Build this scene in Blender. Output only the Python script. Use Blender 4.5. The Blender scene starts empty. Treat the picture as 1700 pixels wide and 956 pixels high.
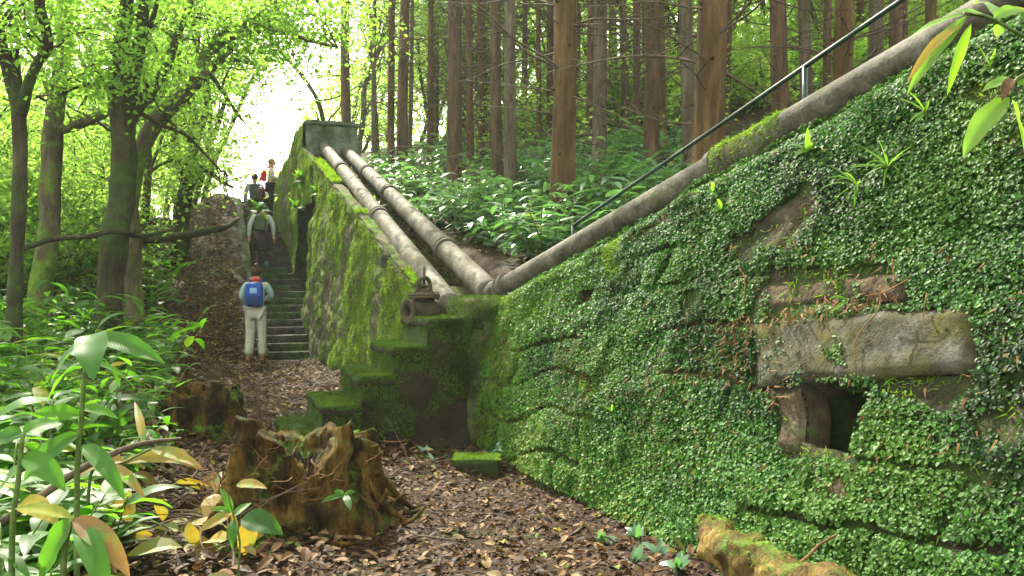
import bpy, math, random
import numpy as np
from mathutils import Vector, Matrix

random.seed(7)
rng = np.random.default_rng(7)
R = math.radians
scene = bpy.context.scene
COL = scene.collection

# ------------------------------------------------------------------ camera, sky, sun, exposure
CAM = (0.0, 0.0, 1.5)
F = 1400.0 / 1700.0
cam_d = bpy.data.cameras.new('camera')
cam = bpy.data.objects.new('camera', cam_d)
COL.objects.link(cam)
cam.location = CAM
cam.rotation_euler = (R(90), 0, 0)
cam_d.sensor_width = 36
cam_d.lens = 36 * F
cam_d.clip_end = 600
cam_d.dof.use_dof = False
scene.camera = cam

SUN_EL, SUN_AZ = 46.0, -24.0          # azimuth measured from +Y towards +X
w = bpy.data.worlds.new('World')
scene.world = w
w.use_nodes = True
nt = w.node_tree
bg = nt.nodes['Background']
sky = nt.nodes.new('ShaderNodeTexSky')
sky.sky_type = 'NISHITA'
sky.sun_disc = False
sky.sun_elevation = R(SUN_EL)
sky.sun_rotation = R(SUN_AZ)
sky.dust_density = 3.0
sky.air_density = 1.0
skymix = nt.nodes.new('ShaderNodeMix'); skymix.data_type = 'RGBA'
skymix.inputs[0].default_value = 0.55
nt.links.new(sky.outputs[0], skymix.inputs[6])
skymix.inputs[7].default_value = (7.0, 6.8, 5.2, 1)      # thin bright cloud veil
nt.links.new(skymix.outputs[2], bg.inputs[0])
bg.inputs[1].default_value = 0.15

sun_d = bpy.data.lights.new('sun', 'SUN')
sun_d.energy = 3.6
sun_d.angle = R(0.6)
sun_d.color = (1.0, 0.92, 0.76)
sun = bpy.data.objects.new('sun', sun_d)
COL.objects.link(sun)
sd = Vector((math.sin(R(SUN_AZ)) * math.cos(R(SUN_EL)), math.cos(R(SUN_AZ)) * math.cos(R(SUN_EL)), math.sin(R(SUN_EL))))
sun.rotation_euler = sd.to_track_quat('Z', 'Y').to_euler()
sun.location = (-10, 30, 40)

vs = scene.view_settings
vs.view_transform = 'Standard'
vs.look = 'None'
vs.gamma = 1.0
vs.exposure = 2.42
scene.cycles.max_bounces = 8
scene.cycles.diffuse_bounces = 4
scene.cycles.glossy_bounces = 2
scene.cycles.transmission_bounces = 4
scene.cycles.use_denoising = True
scene.cycles.sample_clamp_indirect = 6.0

# ------------------------------------------------------------------ helpers
def tag(o, label=None, cat=None, group=None, kind=None):
    if label: o['label'] = label
    if cat: o['category'] = cat
    if group: o['group'] = group
    if kind: o['kind'] = kind
    return o

def link(name, mesh, mat=None, parent=None):
    o = bpy.data.objects.new(name, mesh)
    COL.objects.link(o)
    if mat and not mesh.materials:
        mesh.materials.append(mat)
    if parent:
        o.parent = parent
    return o

def empty(name, loc=(0, 0, 0), rz=0.0):
    o = bpy.data.objects.new(name, None)
    o.empty_display_size = 0.2
    COL.objects.link(o)
    o.location = loc
    o.rotation_euler = (0, 0, rz)
    return o

def kids(o):
    return KIDS.get(o.name, [])
KIDS = {}
def child(o, parent):
    o.parent = parent
    KIDS.setdefault(parent.name, []).append(o)
    return o

def copy_tree(o, parent=None):
    c = o.copy()
    COL.objects.link(c)
    if parent is not None:
        c.parent = parent
    for ch in kids(o):
        copy_tree(ch, c)
    return c

def np_mesh(name, V, faces=None, quads=None, tris=None, attr=None, smooth=True, vein=None):
    """mesh out of numpy arrays"""
    me = bpy.data.meshes.new(name)
    V = np.asarray(V, dtype=np.float32)
    me.vertices.add(len(V))
    me.vertices.foreach_set('co', V.ravel())
    loops, starts, totals = [], [], []
    n = 0
    for arr in (quads, tris):
        if arr is None or len(arr) == 0: continue
        arr = np.asarray(arr, dtype=np.int32)
        k = arr.shape[1]
        loops.append(arr.ravel())
        starts.append(n + np.arange(len(arr), dtype=np.int32) * k)
        totals.append(np.full(len(arr), k, dtype=np.int32))
        n += arr.size
    if faces is not None:
        for f in faces:
            loops.append(np.array(f, dtype=np.int32)); starts.append(np.array([n], dtype=np.int32))
            totals.append(np.array([len(f)], dtype=np.int32)); n += len(f)
    L = np.concatenate(loops); S = np.concatenate(starts); T = np.concatenate(totals)
    me.loops.add(len(L)); me.loops.foreach_set('vertex_index', L)
    me.polygons.add(len(S)); me.polygons.foreach_set('loop_start', S)
    try: me.polygons.foreach_set('loop_total', T)
    except Exception: pass
    me.polygons.foreach_set('use_smooth', np.full(len(S), bool(smooth)))
    if attr is not None:
        a = me.attributes.new('rnd', 'FLOAT', 'POINT')
        a.data.foreach_set('value', np.asarray(attr, dtype=np.float32))
    if vein is not None:
        for nm__, arr in (('vein', vein[:, 0]), ('tip', vein[:, 1])):
            a = me.attributes.new(nm__, 'FLOAT', 'POINT'); a.data.foreach_set('value', np.ascontiguousarray(arr, dtype=np.float32))
    me.update(calc_edges=True)
    me.validate()
    return me

def _hash(i, j, k, seed):
    n = (i.astype(np.int64) * 374761393 + j.astype(np.int64) * 668265263 + k.astype(np.int64) * 2147483647 + seed * 1274126177) & 0xffffffff
    n = ((n ^ (n >> 13)) * 1274126177) & 0xffffffff
    n = n ^ (n >> 16)
    return (n & 0xffffff).astype(np.float64) / 0xffffff

def vnoise(P, seed=0):
    P = np.asarray(P, dtype=np.float64)
    I = np.floor(P).astype(np.int64); f = P - I
    f = f * f * (3 - 2 * f)
    out = 0
    for a in (0, 1):
        for b in (0, 1):
            for c in (0, 1):
                wgt = (f[:, 0] if a else 1 - f[:, 0]) * (f[:, 1] if b else 1 - f[:, 1]) * (f[:, 2] if c else 1 - f[:, 2])
                out = out + wgt * _hash(I[:, 0] + a, I[:, 1] + b, I[:, 2] + c, seed)
    return out * 2 - 1

def fbm(P, scale=1.0, octs=4, seed=0, gain=0.5):
    P = np.asarray(P, dtype=np.float64) * scale
    o, amp = 0, 1.0
    for i in range(octs):
        o = o + amp * vnoise(P + 17.3 * i, seed + i)
        P = P * 2.03; amp *= gain
    return o

def sstep(x, a, b):
    t = np.clip((x - a) / (b - a), 0, 1)
    return t * t * (3 - 2 * t)

def P(u, v, Y):
    """point at depth Y seen at photo pixel u, v"""
    return np.array([(u - 850) / 1400 * Y, Y, CAM[2] - (v - 478) / 1400 * Y])

# wall frame: q = behind the wall face, s = along the wall, away to the left
QX, QY = 0.935, 0.355
def QS(x, y):
    dx, dy = x + 0.41, y - 8.2
    return dx * QX + dy * QY, -dx * QY + dy * QX
def XY(q, s):
    return -0.41 + q * QX - s * QY, 8.2 + q * QY + s * QX

# ------------------------------------------------------------------ materials
def new_mat(name):
    m = bpy.data.materials.new(name)
    m.use_nodes = True
    n = m.node_tree.nodes
    return m, m.node_tree, n['Principled BSDF'], n['Material Output']

def ramp_node(t, stops):
    r = t.nodes.new('ShaderNodeValToRGB')
    e = r.color_ramp.elements
    while len(e) > 1: e.remove(e[0])
    e[0].position = stops[0][0]; e[0].color = (*stops[0][1], 1)
    for p, c in stops[1:]:
        x = e.new(p); x.color = (*c, 1)
    return r

def coords(t, obj=True):
    c = t.nodes.new('ShaderNodeTexCoord')
    return c.outputs['Object']

def noise(t, vec, scale, detail=6, rough=0.6, dist=0.0):
    n = t.nodes.new('ShaderNodeTexNoise')
    n.inputs['Scale'].default_value = scale
    n.inputs['Detail'].default_value = detail
    n.inputs['Roughness'].default_value = rough
    n.inputs['Distortion'].default_value = dist
    t.links.new(vec, n.inputs['Vector'])
    return n

def mixc(t, fac, a, b, mode='MIX'):
    m = t.nodes.new('ShaderNodeMix'); m.data_type = 'RGBA'; m.blend_type = mode
    for s, v in ((0, fac), (6, a), (7, b)):
        if isinstance(v, (int, float)): m.inputs[s].default_value = v
        elif isinstance(v, tuple): m.inputs[s].default_value = (*v, 1)
        else: t.links.new(v, m.inputs[s])
    return m.outputs[2]

def math_n(t, op, a, b=None, c=None):
    m = t.nodes.new('ShaderNodeMath'); m.operation = op
    for i, v in enumerate((a, b, c)):
        if v is None: continue
        if isinstance(v, (int, float)): m.inputs[i].default_value = v
        else: t.links.new(v, m.inputs[i])
    return m.outputs[0]

def bump(t, bsdf, h, dist=0.02, strength=1.0):
    b = t.nodes.new('ShaderNodeBump')
    b.inputs['Distance'].default_value = dist
    b.inputs['Strength'].default_value = strength
    t.links.new(h, b.inputs['Height'])
    t.links.new(b.outputs[0], bsdf.inputs['Normal'])
    return b

def leaf_mat(name, stops, trans=(0.2, 0.35, 0.04), tfac=0.42, rough=0.42, spec=0.5, vein=False, patch=None, tip=None):
    m, t, b, out = new_mat(name)
    a = t.nodes.new('ShaderNodeAttribute'); a.attribute_name = 'rnd'
    oi = t.nodes.new('ShaderNodeObjectInfo')
    v = a.outputs['Fac']
    v = math_n(t, 'ADD', v, math_n(t, 'MULTIPLY', math_n(t, 'SUBTRACT', oi.outputs['Random'], 0.5), 0.25))
    r = ramp_node(t, stops)
    t.links.new(v, r.inputs[0])
    col = r.outputs[0]
    if patch:
        n = noise(t, coords(t), patch[0], 4)
        pr = ramp_node(t, [(patch[2], (0, 0, 0)), (patch[3], (1, 1, 1))])
        t.links.new(n.outputs[0], pr.inputs[0])
        col = mixc(t, pr.outputs[0], col, patch[1])
    n = noise(t, coords(t), 40, 2)
    col = mixc(t, 0.35, col, mixc(t, 1.0, col, n.outputs[0], 'MULTIPLY'))
    if vein:
        va = t.nodes.new('ShaderNodeAttribute'); va.attribute_name = 'vein'
        sn = math_n(t, 'SINE', math_n(t, 'MULTIPLY', va.outputs['Fac'], 130.0))
        col = mixc(t, math_n(t, 'MULTIPLY_ADD', sn, 0.1, 0.1), col, mixc(t, 1.0, col, (0.4, 0.45, 0.3), 'MULTIPLY'))
        bump(t, b, sn, 0.0006, 0.25)
    if tip:
        ta = t.nodes.new('ShaderNodeAttribute'); ta.attribute_name = 'tip'
        tv = math_n(t, 'ADD', ta.outputs['Fac'], math_n(t, 'MULTIPLY', math_n(t, 'SUBTRACT', noise(t, coords(t), 14, 3).outputs[0], 0.5), 0.9))
        tr_ = ramp_node(t, [(tip[0], (0, 0, 0)), (tip[0] + 0.08, (1, 1, 1))]); t.links.new(tv, tr_.inputs[0])
        col = mixc(t, tr_.outputs[0], col, tip[1])
    t.links.new(col, b.inputs['Base Color'])
    b.inputs['Roughness'].default_value = rough
    b.inputs['Specular IOR Level'].default_value = spec
    tr = t.nodes.new('ShaderNodeBsdfTranslucent')
    tcol = mixc(t, 1.0, col, tuple(x * 1.0 for x in trans), 'MIX')
    tc = mixc(t, 0.35, tcol, mixc(t, 1.0, col, (3.0, 3.0, 1.2), 'MULTIPLY'))
    t.links.new(tc, tr.inputs[0])
    mx = t.nodes.new('ShaderNodeMixShader')
    mx.inputs[0].default_value = tfac
    t.links.new(b.outputs[0], mx.inputs[1]); t.links.new(tr.outputs[0], mx.inputs[2])
    t.links.new(mx.outputs[0], out.inputs[0])
    return m

def surf_mat(name, stops, scale=3, rough=0.85, bscale=30, bdist=0.02, moss=None, stretch=None, spec=0.3, moss_scale=2.0, moss_lo=0.45, moss_hi=0.6, up=0.0, side=None, fine=None):
    spec *= 0.5
    """rock, bark, soil: noise ramp + optional moss patches (more of it where the surface faces up)"""
    m, t, b, out = new_mat(name)
    vec = coords(t)
    base_vec = vec
    if stretch:
        mp = t.nodes.new('ShaderNodeMapping'); mp.inputs['Scale'].default_value = stretch
        t.links.new(vec, mp.inputs[0]); vec = mp.outputs[0]
    n = noise(t, vec, scale, 8, 0.65)
    r = ramp_node(t, stops); t.links.new(n.outputs[0], r.inputs[0])
    col = r.outputs[0]
    n2 = noise(t, vec, bscale, 6, 0.7)
    n3 = noise(t, vec, scale * 3.1, 4, 0.6)
    dk = ramp_node(t, [(0.35, (0.35, 0.35, 0.35)), (0.6, (1, 1, 1))]); t.links.new(n2.outputs[0], dk.inputs[0])
    col = mixc(t, 0.75, col, mixc(t, 1.0, col, dk.outputs[0], 'MULTIPLY'))
    h = math_n(t, 'ADD', n2.outputs[0], math_n(t, 'MULTIPLY', n3.outputs[0], 1.5))
    if moss:
        nm = noise(t, base_vec, moss_scale, 9, 0.72)
        f = nm.outputs[0]
        if up:
            g = t.nodes.new('ShaderNodeNewGeometry')
            sx = t.nodes.new('ShaderNodeSeparateXYZ'); t.links.new(g.outputs['Normal'], sx.inputs[0])
            f = math_n(t, 'ADD', f, math_n(t, 'MULTIPLY', sx.outputs[2], up))
        mr = ramp_node(t, [(moss_lo, (0, 0, 0)), (moss_hi, (1, 1, 1))]); t.links.new(f, mr.inputs[0])
        nv = noise(t, base_vec, moss_scale * 6, 6, 0.7)
        mc = ramp_node(t, moss); t.links.new(nv.outputs[0], mc.inputs[0])
        col = mixc(t, mr.outputs[0], col, mc.outputs[0])
        nf = noise(t, base_vec, 90, 3, 0.7)
        h = math_n(t, 'ADD', h, math_n(t, 'MULTIPLY', mr.outputs[0], math_n(t, 'ADD', 0.6, nf.outputs[0])))
    t.links.new(col, b.inputs['Base Color'])
    b.inputs['Roughness'].default_value = rough
    b.inputs['Specular IOR Level'].default_value = spec
    bump(t, b, h, bdist)
    return m

MOSS = [(0.3, (0.04, 0.085, 0.008)), (0.5, (0.09, 0.18, 0.014)), (0.7, (0.16, 0.27, 0.025))]
DARKMOSS = [(0.3, (0.012, 0.03, 0.006)), (0.5, (0.03, 0.065, 0.012)), (0.75, (0.07, 0.12, 0.02))]
M = {}
M['ground'] = surf_mat('soil', [(0.3, (0.016, 0.009, 0.005)), (0.5, (0.036, 0.021, 0.011)), (0.7, (0.065, 0.04, 0.021))], 2.5, 0.85, 24, 0.03, moss=DARKMOSS, moss_scale=0.9, moss_lo=0.54, moss_hi=0.66, spec=0.25)
M['wallrock'] = surf_mat('wall_stone', [(0.3, (0.02, 0.014, 0.009)), (0.5, (0.045, 0.033, 0.02)), (0.7, (0.09, 0.07, 0.045))], 3, 0.9, 26, 0.03, moss=DARKMOSS, moss_scale=1.6, moss_lo=0.42, moss_hi=0.58)
M['mosswall'] = surf_mat('mossy_masonry', [(0.3, (0.05, 0.045, 0.026)), (0.5, (0.115, 0.105, 0.06)), (0.7, (0.2, 0.185, 0.12))], 2.2, 0.95, 22, 0.04, moss=MOSS, moss_scale=1.6, moss_lo=0.48, moss_hi=0.6, up=0.05)
M['tower'] = surf_mat('tower_stone', [(0.3, (0.06, 0.075, 0.055)), (0.5, (0.12, 0.15, 0.11)), (0.7, (0.2, 0.23, 0.18))], 3, 0.95, 30, 0.03, moss=DARKMOSS, moss_scale=1.2, moss_lo=0.5, moss_hi=0.62, up=0.15)
M['stepdark'] = surf_mat('dark_step_stone', [(0.3, (0.016, 0.011, 0.007)), (0.5, (0.03, 0.021, 0.012)), (0.7, (0.05, 0.038, 0.022))], 3, 0.95, 26, 0.03, moss=DARKMOSS, moss_scale=1.8, moss_lo=0.5, moss_hi=0.7, up=0.3)  # dark brown stone, mossier on upward faces
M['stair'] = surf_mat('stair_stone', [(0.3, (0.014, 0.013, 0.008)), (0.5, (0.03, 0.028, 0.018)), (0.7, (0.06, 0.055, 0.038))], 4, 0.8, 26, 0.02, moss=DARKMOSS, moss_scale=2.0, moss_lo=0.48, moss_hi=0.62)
M['lintel'] = surf_mat('bare_stone', [(0.3, (0.024, 0.022, 0.014)), (0.5, (0.06, 0.057, 0.04)), (0.7, (0.13, 0.128, 0.104))], 6, 0.9, 60, 0.012, moss=[(0.3, (0.05, 0.05, 0.012)), (0.7, (0.1, 0.095, 0.02))], moss_scale=3.5, moss_lo=0.45, moss_hi=0.66)
M['pipe'] = surf_mat('weathered_pipe', [(0.32, (0.035, 0.031, 0.02)), (0.5, (0.085, 0.078, 0.056)), (0.68, (0.17, 0.16, 0.128))], 3.4, 0.75, 40, 0.008, moss=[(0.3, (0.05, 0.055, 0.015)), (0.7, (0.11, 0.115, 0.03))], moss_scale=1.4, moss_lo=0.55, moss_hi=0.75, up=0.06)
M['collar'] = surf_mat('collar_iron', [(0.3, (0.05, 0.047, 0.035)), (0.6, (0.1, 0.095, 0.07))], 5, 0.8, 40, 0.006)
M['iron'] = surf_mat('rusty_iron', [(0.3, (0.02, 0.017, 0.011)), (0.5, (0.045, 0.038, 0.02)), (0.7, (0.085, 0.06, 0.03))], 7, 0.75, 60, 0.006, moss=[(0.3, (0.03, 0.035, 0.01)), (0.7, (0.06, 0.065, 0.02))], moss_scale=4, moss_lo=0.5, moss_hi=0.65)
M['green_paint'] = surf_mat('green_paint', [(0.3, (0.006, 0.022, 0.013)), (0.7, (0.014, 0.05, 0.03))], 6, 0.45, 60, 0.002, spec=0.5)
M['bark'] = surf_mat('conifer_bark', [(0.3, (0.035, 0.021, 0.009)), (0.5, (0.085, 0.052, 0.02)), (0.7, (0.16, 0.1, 0.04))], 5, 0.9, 22, 0.02, stretch=(1, 1, 0.16))
M['barkgrey'] = surf_mat('grey_conifer_bark', [(0.3, (0.045, 0.036, 0.023)), (0.5, (0.1, 0.08, 0.052)), (0.7, (0.17, 0.14, 0.1))], 5, 0.9, 22, 0.02, stretch=(1, 1, 0.16), moss=DARKMOSS, moss_scale=1.3, moss_lo=0.55, moss_hi=0.7)
M['barkred'] = surf_mat('red_conifer_bark', [(0.3, (0.038, 0.023, 0.013)), (0.5, (0.085, 0.053, 0.03)), (0.7, (0.15, 0.1, 0.062))], 5, 0.9, 22, 0.02, stretch=(1, 1, 0.16))
M['barkmoss'] = surf_mat('mossy_bark', [(0.3, (0.035, 0.028, 0.015)), (0.5, (0.08, 0.065, 0.038)), (0.7, (0.15, 0.125, 0.08))], 5, 0.9, 24, 0.02, stretch=(1, 1, 0.3), moss=MOSS, moss_scale=1.0, moss_lo=0.46, moss_hi=0.62)
M['barkdark'] = surf_mat('dark_bark', [(0.3, (0.016, 0.013, 0.007)), (0.5, (0.038, 0.03, 0.016)), (0.7, (0.08, 0.065, 0.036))], 5, 0.9, 24, 0.02, stretch=(1, 1, 0.3), moss=DARKMOSS, moss_scale=1.2, moss_lo=0.45, moss_hi=0.62)
M['twig'] = surf_mat('dead_twig', [(0.3, (0.05, 0.035, 0.022)), (0.7, (0.13, 0.1, 0.07))], 8, 0.9, 40, 0.003)
M['root'] = surf_mat('root_fibre', [(0.3, (0.06, 0.03, 0.012)), (0.7, (0.19, 0.1, 0.04))], 8, 0.9, 40, 0.003)
M['stump'] = surf_mat('rotten_wood', [(0.38, (0.012, 0.007, 0.003)), (0.48, (0.05, 0.027, 0.006)), (0.58, (0.14, 0.08, 0.013)), (0.7, (0.23, 0.15, 0.035))], 6.5, 0.9, 48, 0.05, moss=MOSS, moss_scale=3.0, moss_lo=0.57, moss_hi=0.7, stretch=(1, 1, 0.2), up=0.1)
M['log'] = surf_mat('broken_log_wood', [(0.32, (0.02, 0.012, 0.004)), (0.5, (0.1, 0.062, 0.014)), (0.68, (0.22, 0.15, 0.04))], 10, 0.8, 60, 0.012, stretch=(1, 1, 0.16), moss=MOSS, moss_scale=5, moss_lo=0.56, moss_hi=0.68, up=0.1)

G_IVY = [(0.0, (0.007, 0.024, 0.004)), (0.3, (0.023, 0.08, 0.01)), (0.65, (0.052, 0.155, 0.019)), (0.9, (0.085, 0.21, 0.028)), (0.96, (0.16, 0.18, 0.025)), (1.0, (0.14, 0.08, 0.025))]
M['ivy'] = leaf_mat('ivy_leaf', G_IVY, (0.08, 0.27, 0.02), 0.26, 0.55, 0.17, patch=(0.8, (0.06, 0.14, 0.014), 0.52, 0.68))
M['mossblade'] = leaf_mat('moss_blade', [(0.0, (0.04, 0.085, 0.008)), (0.4, (0.09, 0.19, 0.012)), (0.8, (0.15, 0.29, 0.018)), (1.0, (0.17, 0.2, 0.03))], (0.25, 0.45, 0.02), 0.38, 0.8, 0.1, patch=(0.8, (0.14, 0.15, 0.028), 0.56, 0.7))
M['deadstem'] = leaf_mat('dead_stem', [(0.0, (0.02, 0.012, 0.005)), (0.6, (0.06, 0.036, 0.014)), (1.0, (0.12, 0.08, 0.03))], (0.2, 0.1, 0.02), 0.15, 0.9, 0.1)
M['darkblade'] = leaf_mat('dark_moss_blade', [(0.0, (0.014, 0.035, 0.005)), (0.5, (0.034, 0.08, 0.009)), (0.85, (0.07, 0.135, 0.012)), (1.0, (0.12, 0.14, 0.02))], (0.18, 0.35, 0.02), 0.25, 0.85, 0.1, patch=(2.5, (0.02, 0.035, 0.006), 0.48, 0.6))
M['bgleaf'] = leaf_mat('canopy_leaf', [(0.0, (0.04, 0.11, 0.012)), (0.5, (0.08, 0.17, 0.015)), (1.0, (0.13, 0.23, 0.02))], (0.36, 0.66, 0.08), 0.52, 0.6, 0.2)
M['ylleaf'] = leaf_mat('sunlit_canopy_leaf', [(0.0, (0.055, 0.125, 0.018)), (0.5, (0.09, 0.18, 0.028)), (1.0, (0.15, 0.23, 0.035))], (0.52, 0.78, 0.14), 0.56, 0.6, 0.2)  # lighter, yellower copy of the canopy leaf, backlight put into its colour
M['needle'] = leaf_mat('conifer_spray', [(0.0, (0.02, 0.05, 0.015)), (1.0, (0.06, 0.12, 0.03))], (0.2, 0.33, 0.05), 0.3, 0.6, 0.3)
M['ginger'] = leaf_mat('ginger_leaf', [(0.0, (0.015, 0.06, 0.010)), (0.5, (0.032, 0.115, 0.014)), (0.88, (0.07, 0.19, 0.018)), (0.95, (0.26, 0.25, 0.025)), (1.0, (0.36, 0.26, 0.03))], (0.2, 0.55, 0.02), 0.42, 0.45, 0.14, vein=True, patch=(11, (0.05, 0.11, 0.012), 0.5, 0.75), tip=(0.98, (0.2, 0.13, 0.03)))
M['gingerbg'] = leaf_mat('ginger_leaf_cool', [(0.0, (0.03, 0.1, 0.045)), (0.6, (0.06, 0.17, 0.08)), (0.95, (0.12, 0.24, 0.11)), (1.0, (0.25, 0.22, 0.04))], (0.14, 0.34, 0.06), 0.3, 0.3, 1.0, vein=True)  # base colour lightened and cooled to carry part of the sky glint
M['lime'] = leaf_mat('young_leaf', [(0.0, (0.07, 0.18, 0.02)), (1.0, (0.15, 0.28, 0.03))], (0.25, 0.5, 0.03), 0.45, 0.4, 0.3, vein=True, tip=(0.95, (0.25, 0.12, 0.02)))
M['yellow'] = leaf_mat('yellowing_leaf', [(0.0, (0.10, 0.14, 0.014)), (0.5, (0.26, 0.18, 0.014)), (1.0, (0.15, 0.075, 0.018))], (0.45, 0.32, 0.04), 0.3, 0.55, 0.3, vein=True, patch=(9, (0.09, 0.16, 0.02), 0.5, 0.62), tip=(0.75, (0.16, 0.07, 0.02)))
M['litter'] = leaf_mat('fallen_leaf', [(0.0, (0.016, 0.009, 0.004)), (0.35, (0.04, 0.021, 0.009)), (0.6, (0.075, 0.038, 0.014)), (0.76, (0.12, 0.065, 0.026)), (0.86, (0.19, 0.125, 0.06)), (0.89, (0.08, 0.12, 0.02)), (0.94, (0.34, 0.24, 0.015)), (1.0, (0.42, 0.3, 0.015))], (0.2, 0.1, 0.03), 0.1, 0.65, 0.12)
M['stem'] = surf_mat('green_stem', [(0.3, (0.05, 0.09, 0.02)), (0.7, (0.12, 0.17, 0.04))], 8, 0.5, 40, 0.002)

# ------------------------------------------------------------------ geometry makers
T_DIA = (np.array([(0, 0, 0), (-.32, .45, .07), (0, 1, -.05), (.32, .45, .07)]), None, np.array([(0, 2, 1), (0, 3, 2)]))
T_HEX = (np.array([(0, 0, 0), (-.46, .22, .1), (-.4, .72, .08), (0, 1, -.06), (.4, .72, .08), (.46, .22, .1)]), np.array([(0, 3, 2, 1), (0, 5, 4, 3)]), None)
T_BLADE = (np.array([(-.12, 0, 0), (.12, 0, 0), (0.05, 1, .3)]), None, np.array([(0, 1, 2)]))
def _litter():
    ys = [0, .25, .55, .8, 1]; ws = [.03, .2, .25, .16, .0]; zs = [0, .04, .07, .05, -.03]
    V = []
    for y, ww, z in zip(ys, ws, zs):
        V += [(-ww, y, z + ww * .35), (0, y, z), (ww, y, z + ww * .2)]
    Q = []
    for i in range(4):
        a = i * 3
        Q += [(a, a + 1, a + 4, a + 3), (a + 1, a + 2, a + 5, a + 4)]
    return np.array(V), np.array(Q), None
T_LIT = _litter()

def scatter_arrays(Pp, N, size, T, tilt=0.4, droop=None, rnd=None, up=None):
    """template T copied to points Pp, its z axis along N (jittered), its y axis random or near `up`"""
    n = len(Pp)
    N = N + rng.normal(0, tilt, (n, 3))
    N /= np.linalg.norm(N, axis=1)[:, None]
    t = rng.normal(0, 1, (n, 3)) if up is None else np.asarray(up) + rng.normal(0, 0.45, (n, 3))
    t = t - N * np.sum(t * N, axis=1)[:, None]
    t /= np.linalg.norm(t, axis=1)[:, None] + 1e-9
    b = np.cross(t, N)
    V0, Qs, Ts = T
    size = np.broadcast_to(size, (n,))
    V = Pp[:, None, :] + size[:, None, None] * (V0[None, :, 0, None] * b[:, None, :] + V0[None, :, 1, None] * t[:, None, :] + V0[None, :, 2, None] * N[:, None, :])
    k = len(V0)
    off = (np.arange(n) * k)[:, None, None]
    Q = None if Qs is None else (Qs[None] + off).reshape(-1, Qs.shape[1])
    Tt = None if Ts is None else (Ts[None] + off).reshape(-1, 3)
    if rnd is None: rnd = rng.random(n)
    return V.reshape(-1, 3), Q, Tt, np.repeat(rnd, k)

def scatter(name, Pp, N, size, T, mat, parent=None, **kw):
    V, Q, Tt, a = scatter_arrays(np.asarray(Pp), np.asarray(N, dtype=float), size, T, **kw)
    return link(name, np_mesh(name, V, quads=Q, tris=Tt, attr=a, smooth=False), mat, parent)

def catmull(pts, rad, n=6):
    pts = np.asarray(pts, float); rad = np.asarray(rad, float)
    Pn = np.vstack([2 * pts[0] - pts[1], pts, 2 * pts[-1] - pts[-2]])
    out, ro = [], []
    for i in range(len(pts) - 1):
        p0, p1, p2, p3 = Pn[i:i + 4]
        for k in range(n):
            t = k / n
            out.append(0.5 * ((2 * p1) + (-p0 + p2) * t + (2 * p0 - 5 * p1 + 4 * p2 - p3) * t * t + (-p0 + 3 * p1 - 3 * p2 + p3) * t ** 3))
            ro.append(rad[i] * (1 - t) + rad[i + 1] * t)
    out.append(pts[-1]); ro.append(rad[-1])
    return np.array(out), np.array(ro)

def tube_arrays(path, rad, sides=8, rough=0.0, rs=4.0, seed=0, cap=True):
    path = np.asarray(path, float); rad = np.asarray(rad, float)
    n = len(path)
    tan = np.gradient(path, axis=0)
    tan /= np.linalg.norm(tan, axis=1)[:, None] + 1e-9
    ref = np.array([0.13, 0.97, 0.2]) if abs(tan[0][1]) < 0.9 else np.array([1.0, 0.1, 0.2])
    a = ref - tan[0] * ref.dot(tan[0]); a /= np.linalg.norm(a)
    A = []
    for i in range(n):
        a = a - tan[i] * a.dot(tan[i]); a /= np.linalg.norm(a) + 1e-9
        A.append(a.copy())
    A = np.array(A); B = np.cross(tan, A)
    th = np.linspace(0, 2 * np.pi, sides, endpoint=False)
    rr = np.repeat(rad[:, None], sides, 1)
    V = path[:, None, :] + rr[..., None] * (np.cos(th)[None, :, None] * A[:, None, :] + np.sin(th)[None, :, None] * B[:, None, :])
    if rough:
        d = (fbm(V.reshape(-1, 3), rs, 3, seed)).reshape(n, sides)
        rr = rr * (1 + rough * d)
        V = path[:, None, :] + rr[..., None] * (np.cos(th)[None, :, None] * A[:, None, :] + np.sin(th)[None, :, None] * B[:, None, :])
    idx = np.arange(n * sides).reshape(n, sides)
    q = np.stack([idx[:-1], np.roll(idx, -1, 1)[:-1], np.roll(idx, -1, 1)[1:], idx[1:]], -1).reshape(-1, 4)
    V = V.reshape(-1, 3)
    tr = None
    if cap:
        V = np.vstack([V, path[0], path[-1]])
        c0, c1 = len(V) - 2, len(V) - 1
        tr = [(c0, idx[0][(k + 1) % sides], idx[0][k]) for k in range(sides)] + [(c1, idx[-1][k], idx[-1][(k + 1) % sides]) for k in range(sides)]
        tr = np.array(tr)
    return V, q, tr

class Bag:
    """collects pieces of ONE object"""
    def __init__(s): s.V, s.Q, s.T, s.A, s.n, s.W = [], [], [], [], 0, []
    def add(s, V, Q=None, T=None, a=None, w=None):
        V = np.asarray(V, float)
        s.W.append(np.zeros((len(V), 2)) if w is None else np.asarray(w))
        s.V.append(V)
        if Q is not None and len(Q): s.Q.append(np.asarray(Q) + s.n)
        if T is not None and len(T): s.T.append(np.asarray(T) + s.n)
        s.A.append(np.full(len(V), 0.5) if a is None else np.broadcast_to(a, (len(V),)))
        s.n += len(V)
        return s
    def tube(s, path, rad, sides=6, smooth=0, a=0.5, **kw):
        if smooth: path, rad = catmull(path, rad, smooth)
        V, Q, T = tube_arrays(path, rad, sides, **kw)
        return s.add(V, Q, T, a)
    def build(s, name, mat, parent=None, smooth=True):
        me = np_mesh(name, np.vstack(s.V), quads=np.vstack(s.Q) if s.Q else None, tris=np.vstack(s.T) if s.T else None, attr=np.concatenate(s.A), smooth=smooth, vein=np.vstack(s.W))
        o = link(name, me, mat)
        if parent: child(o, parent)
        return o

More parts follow.
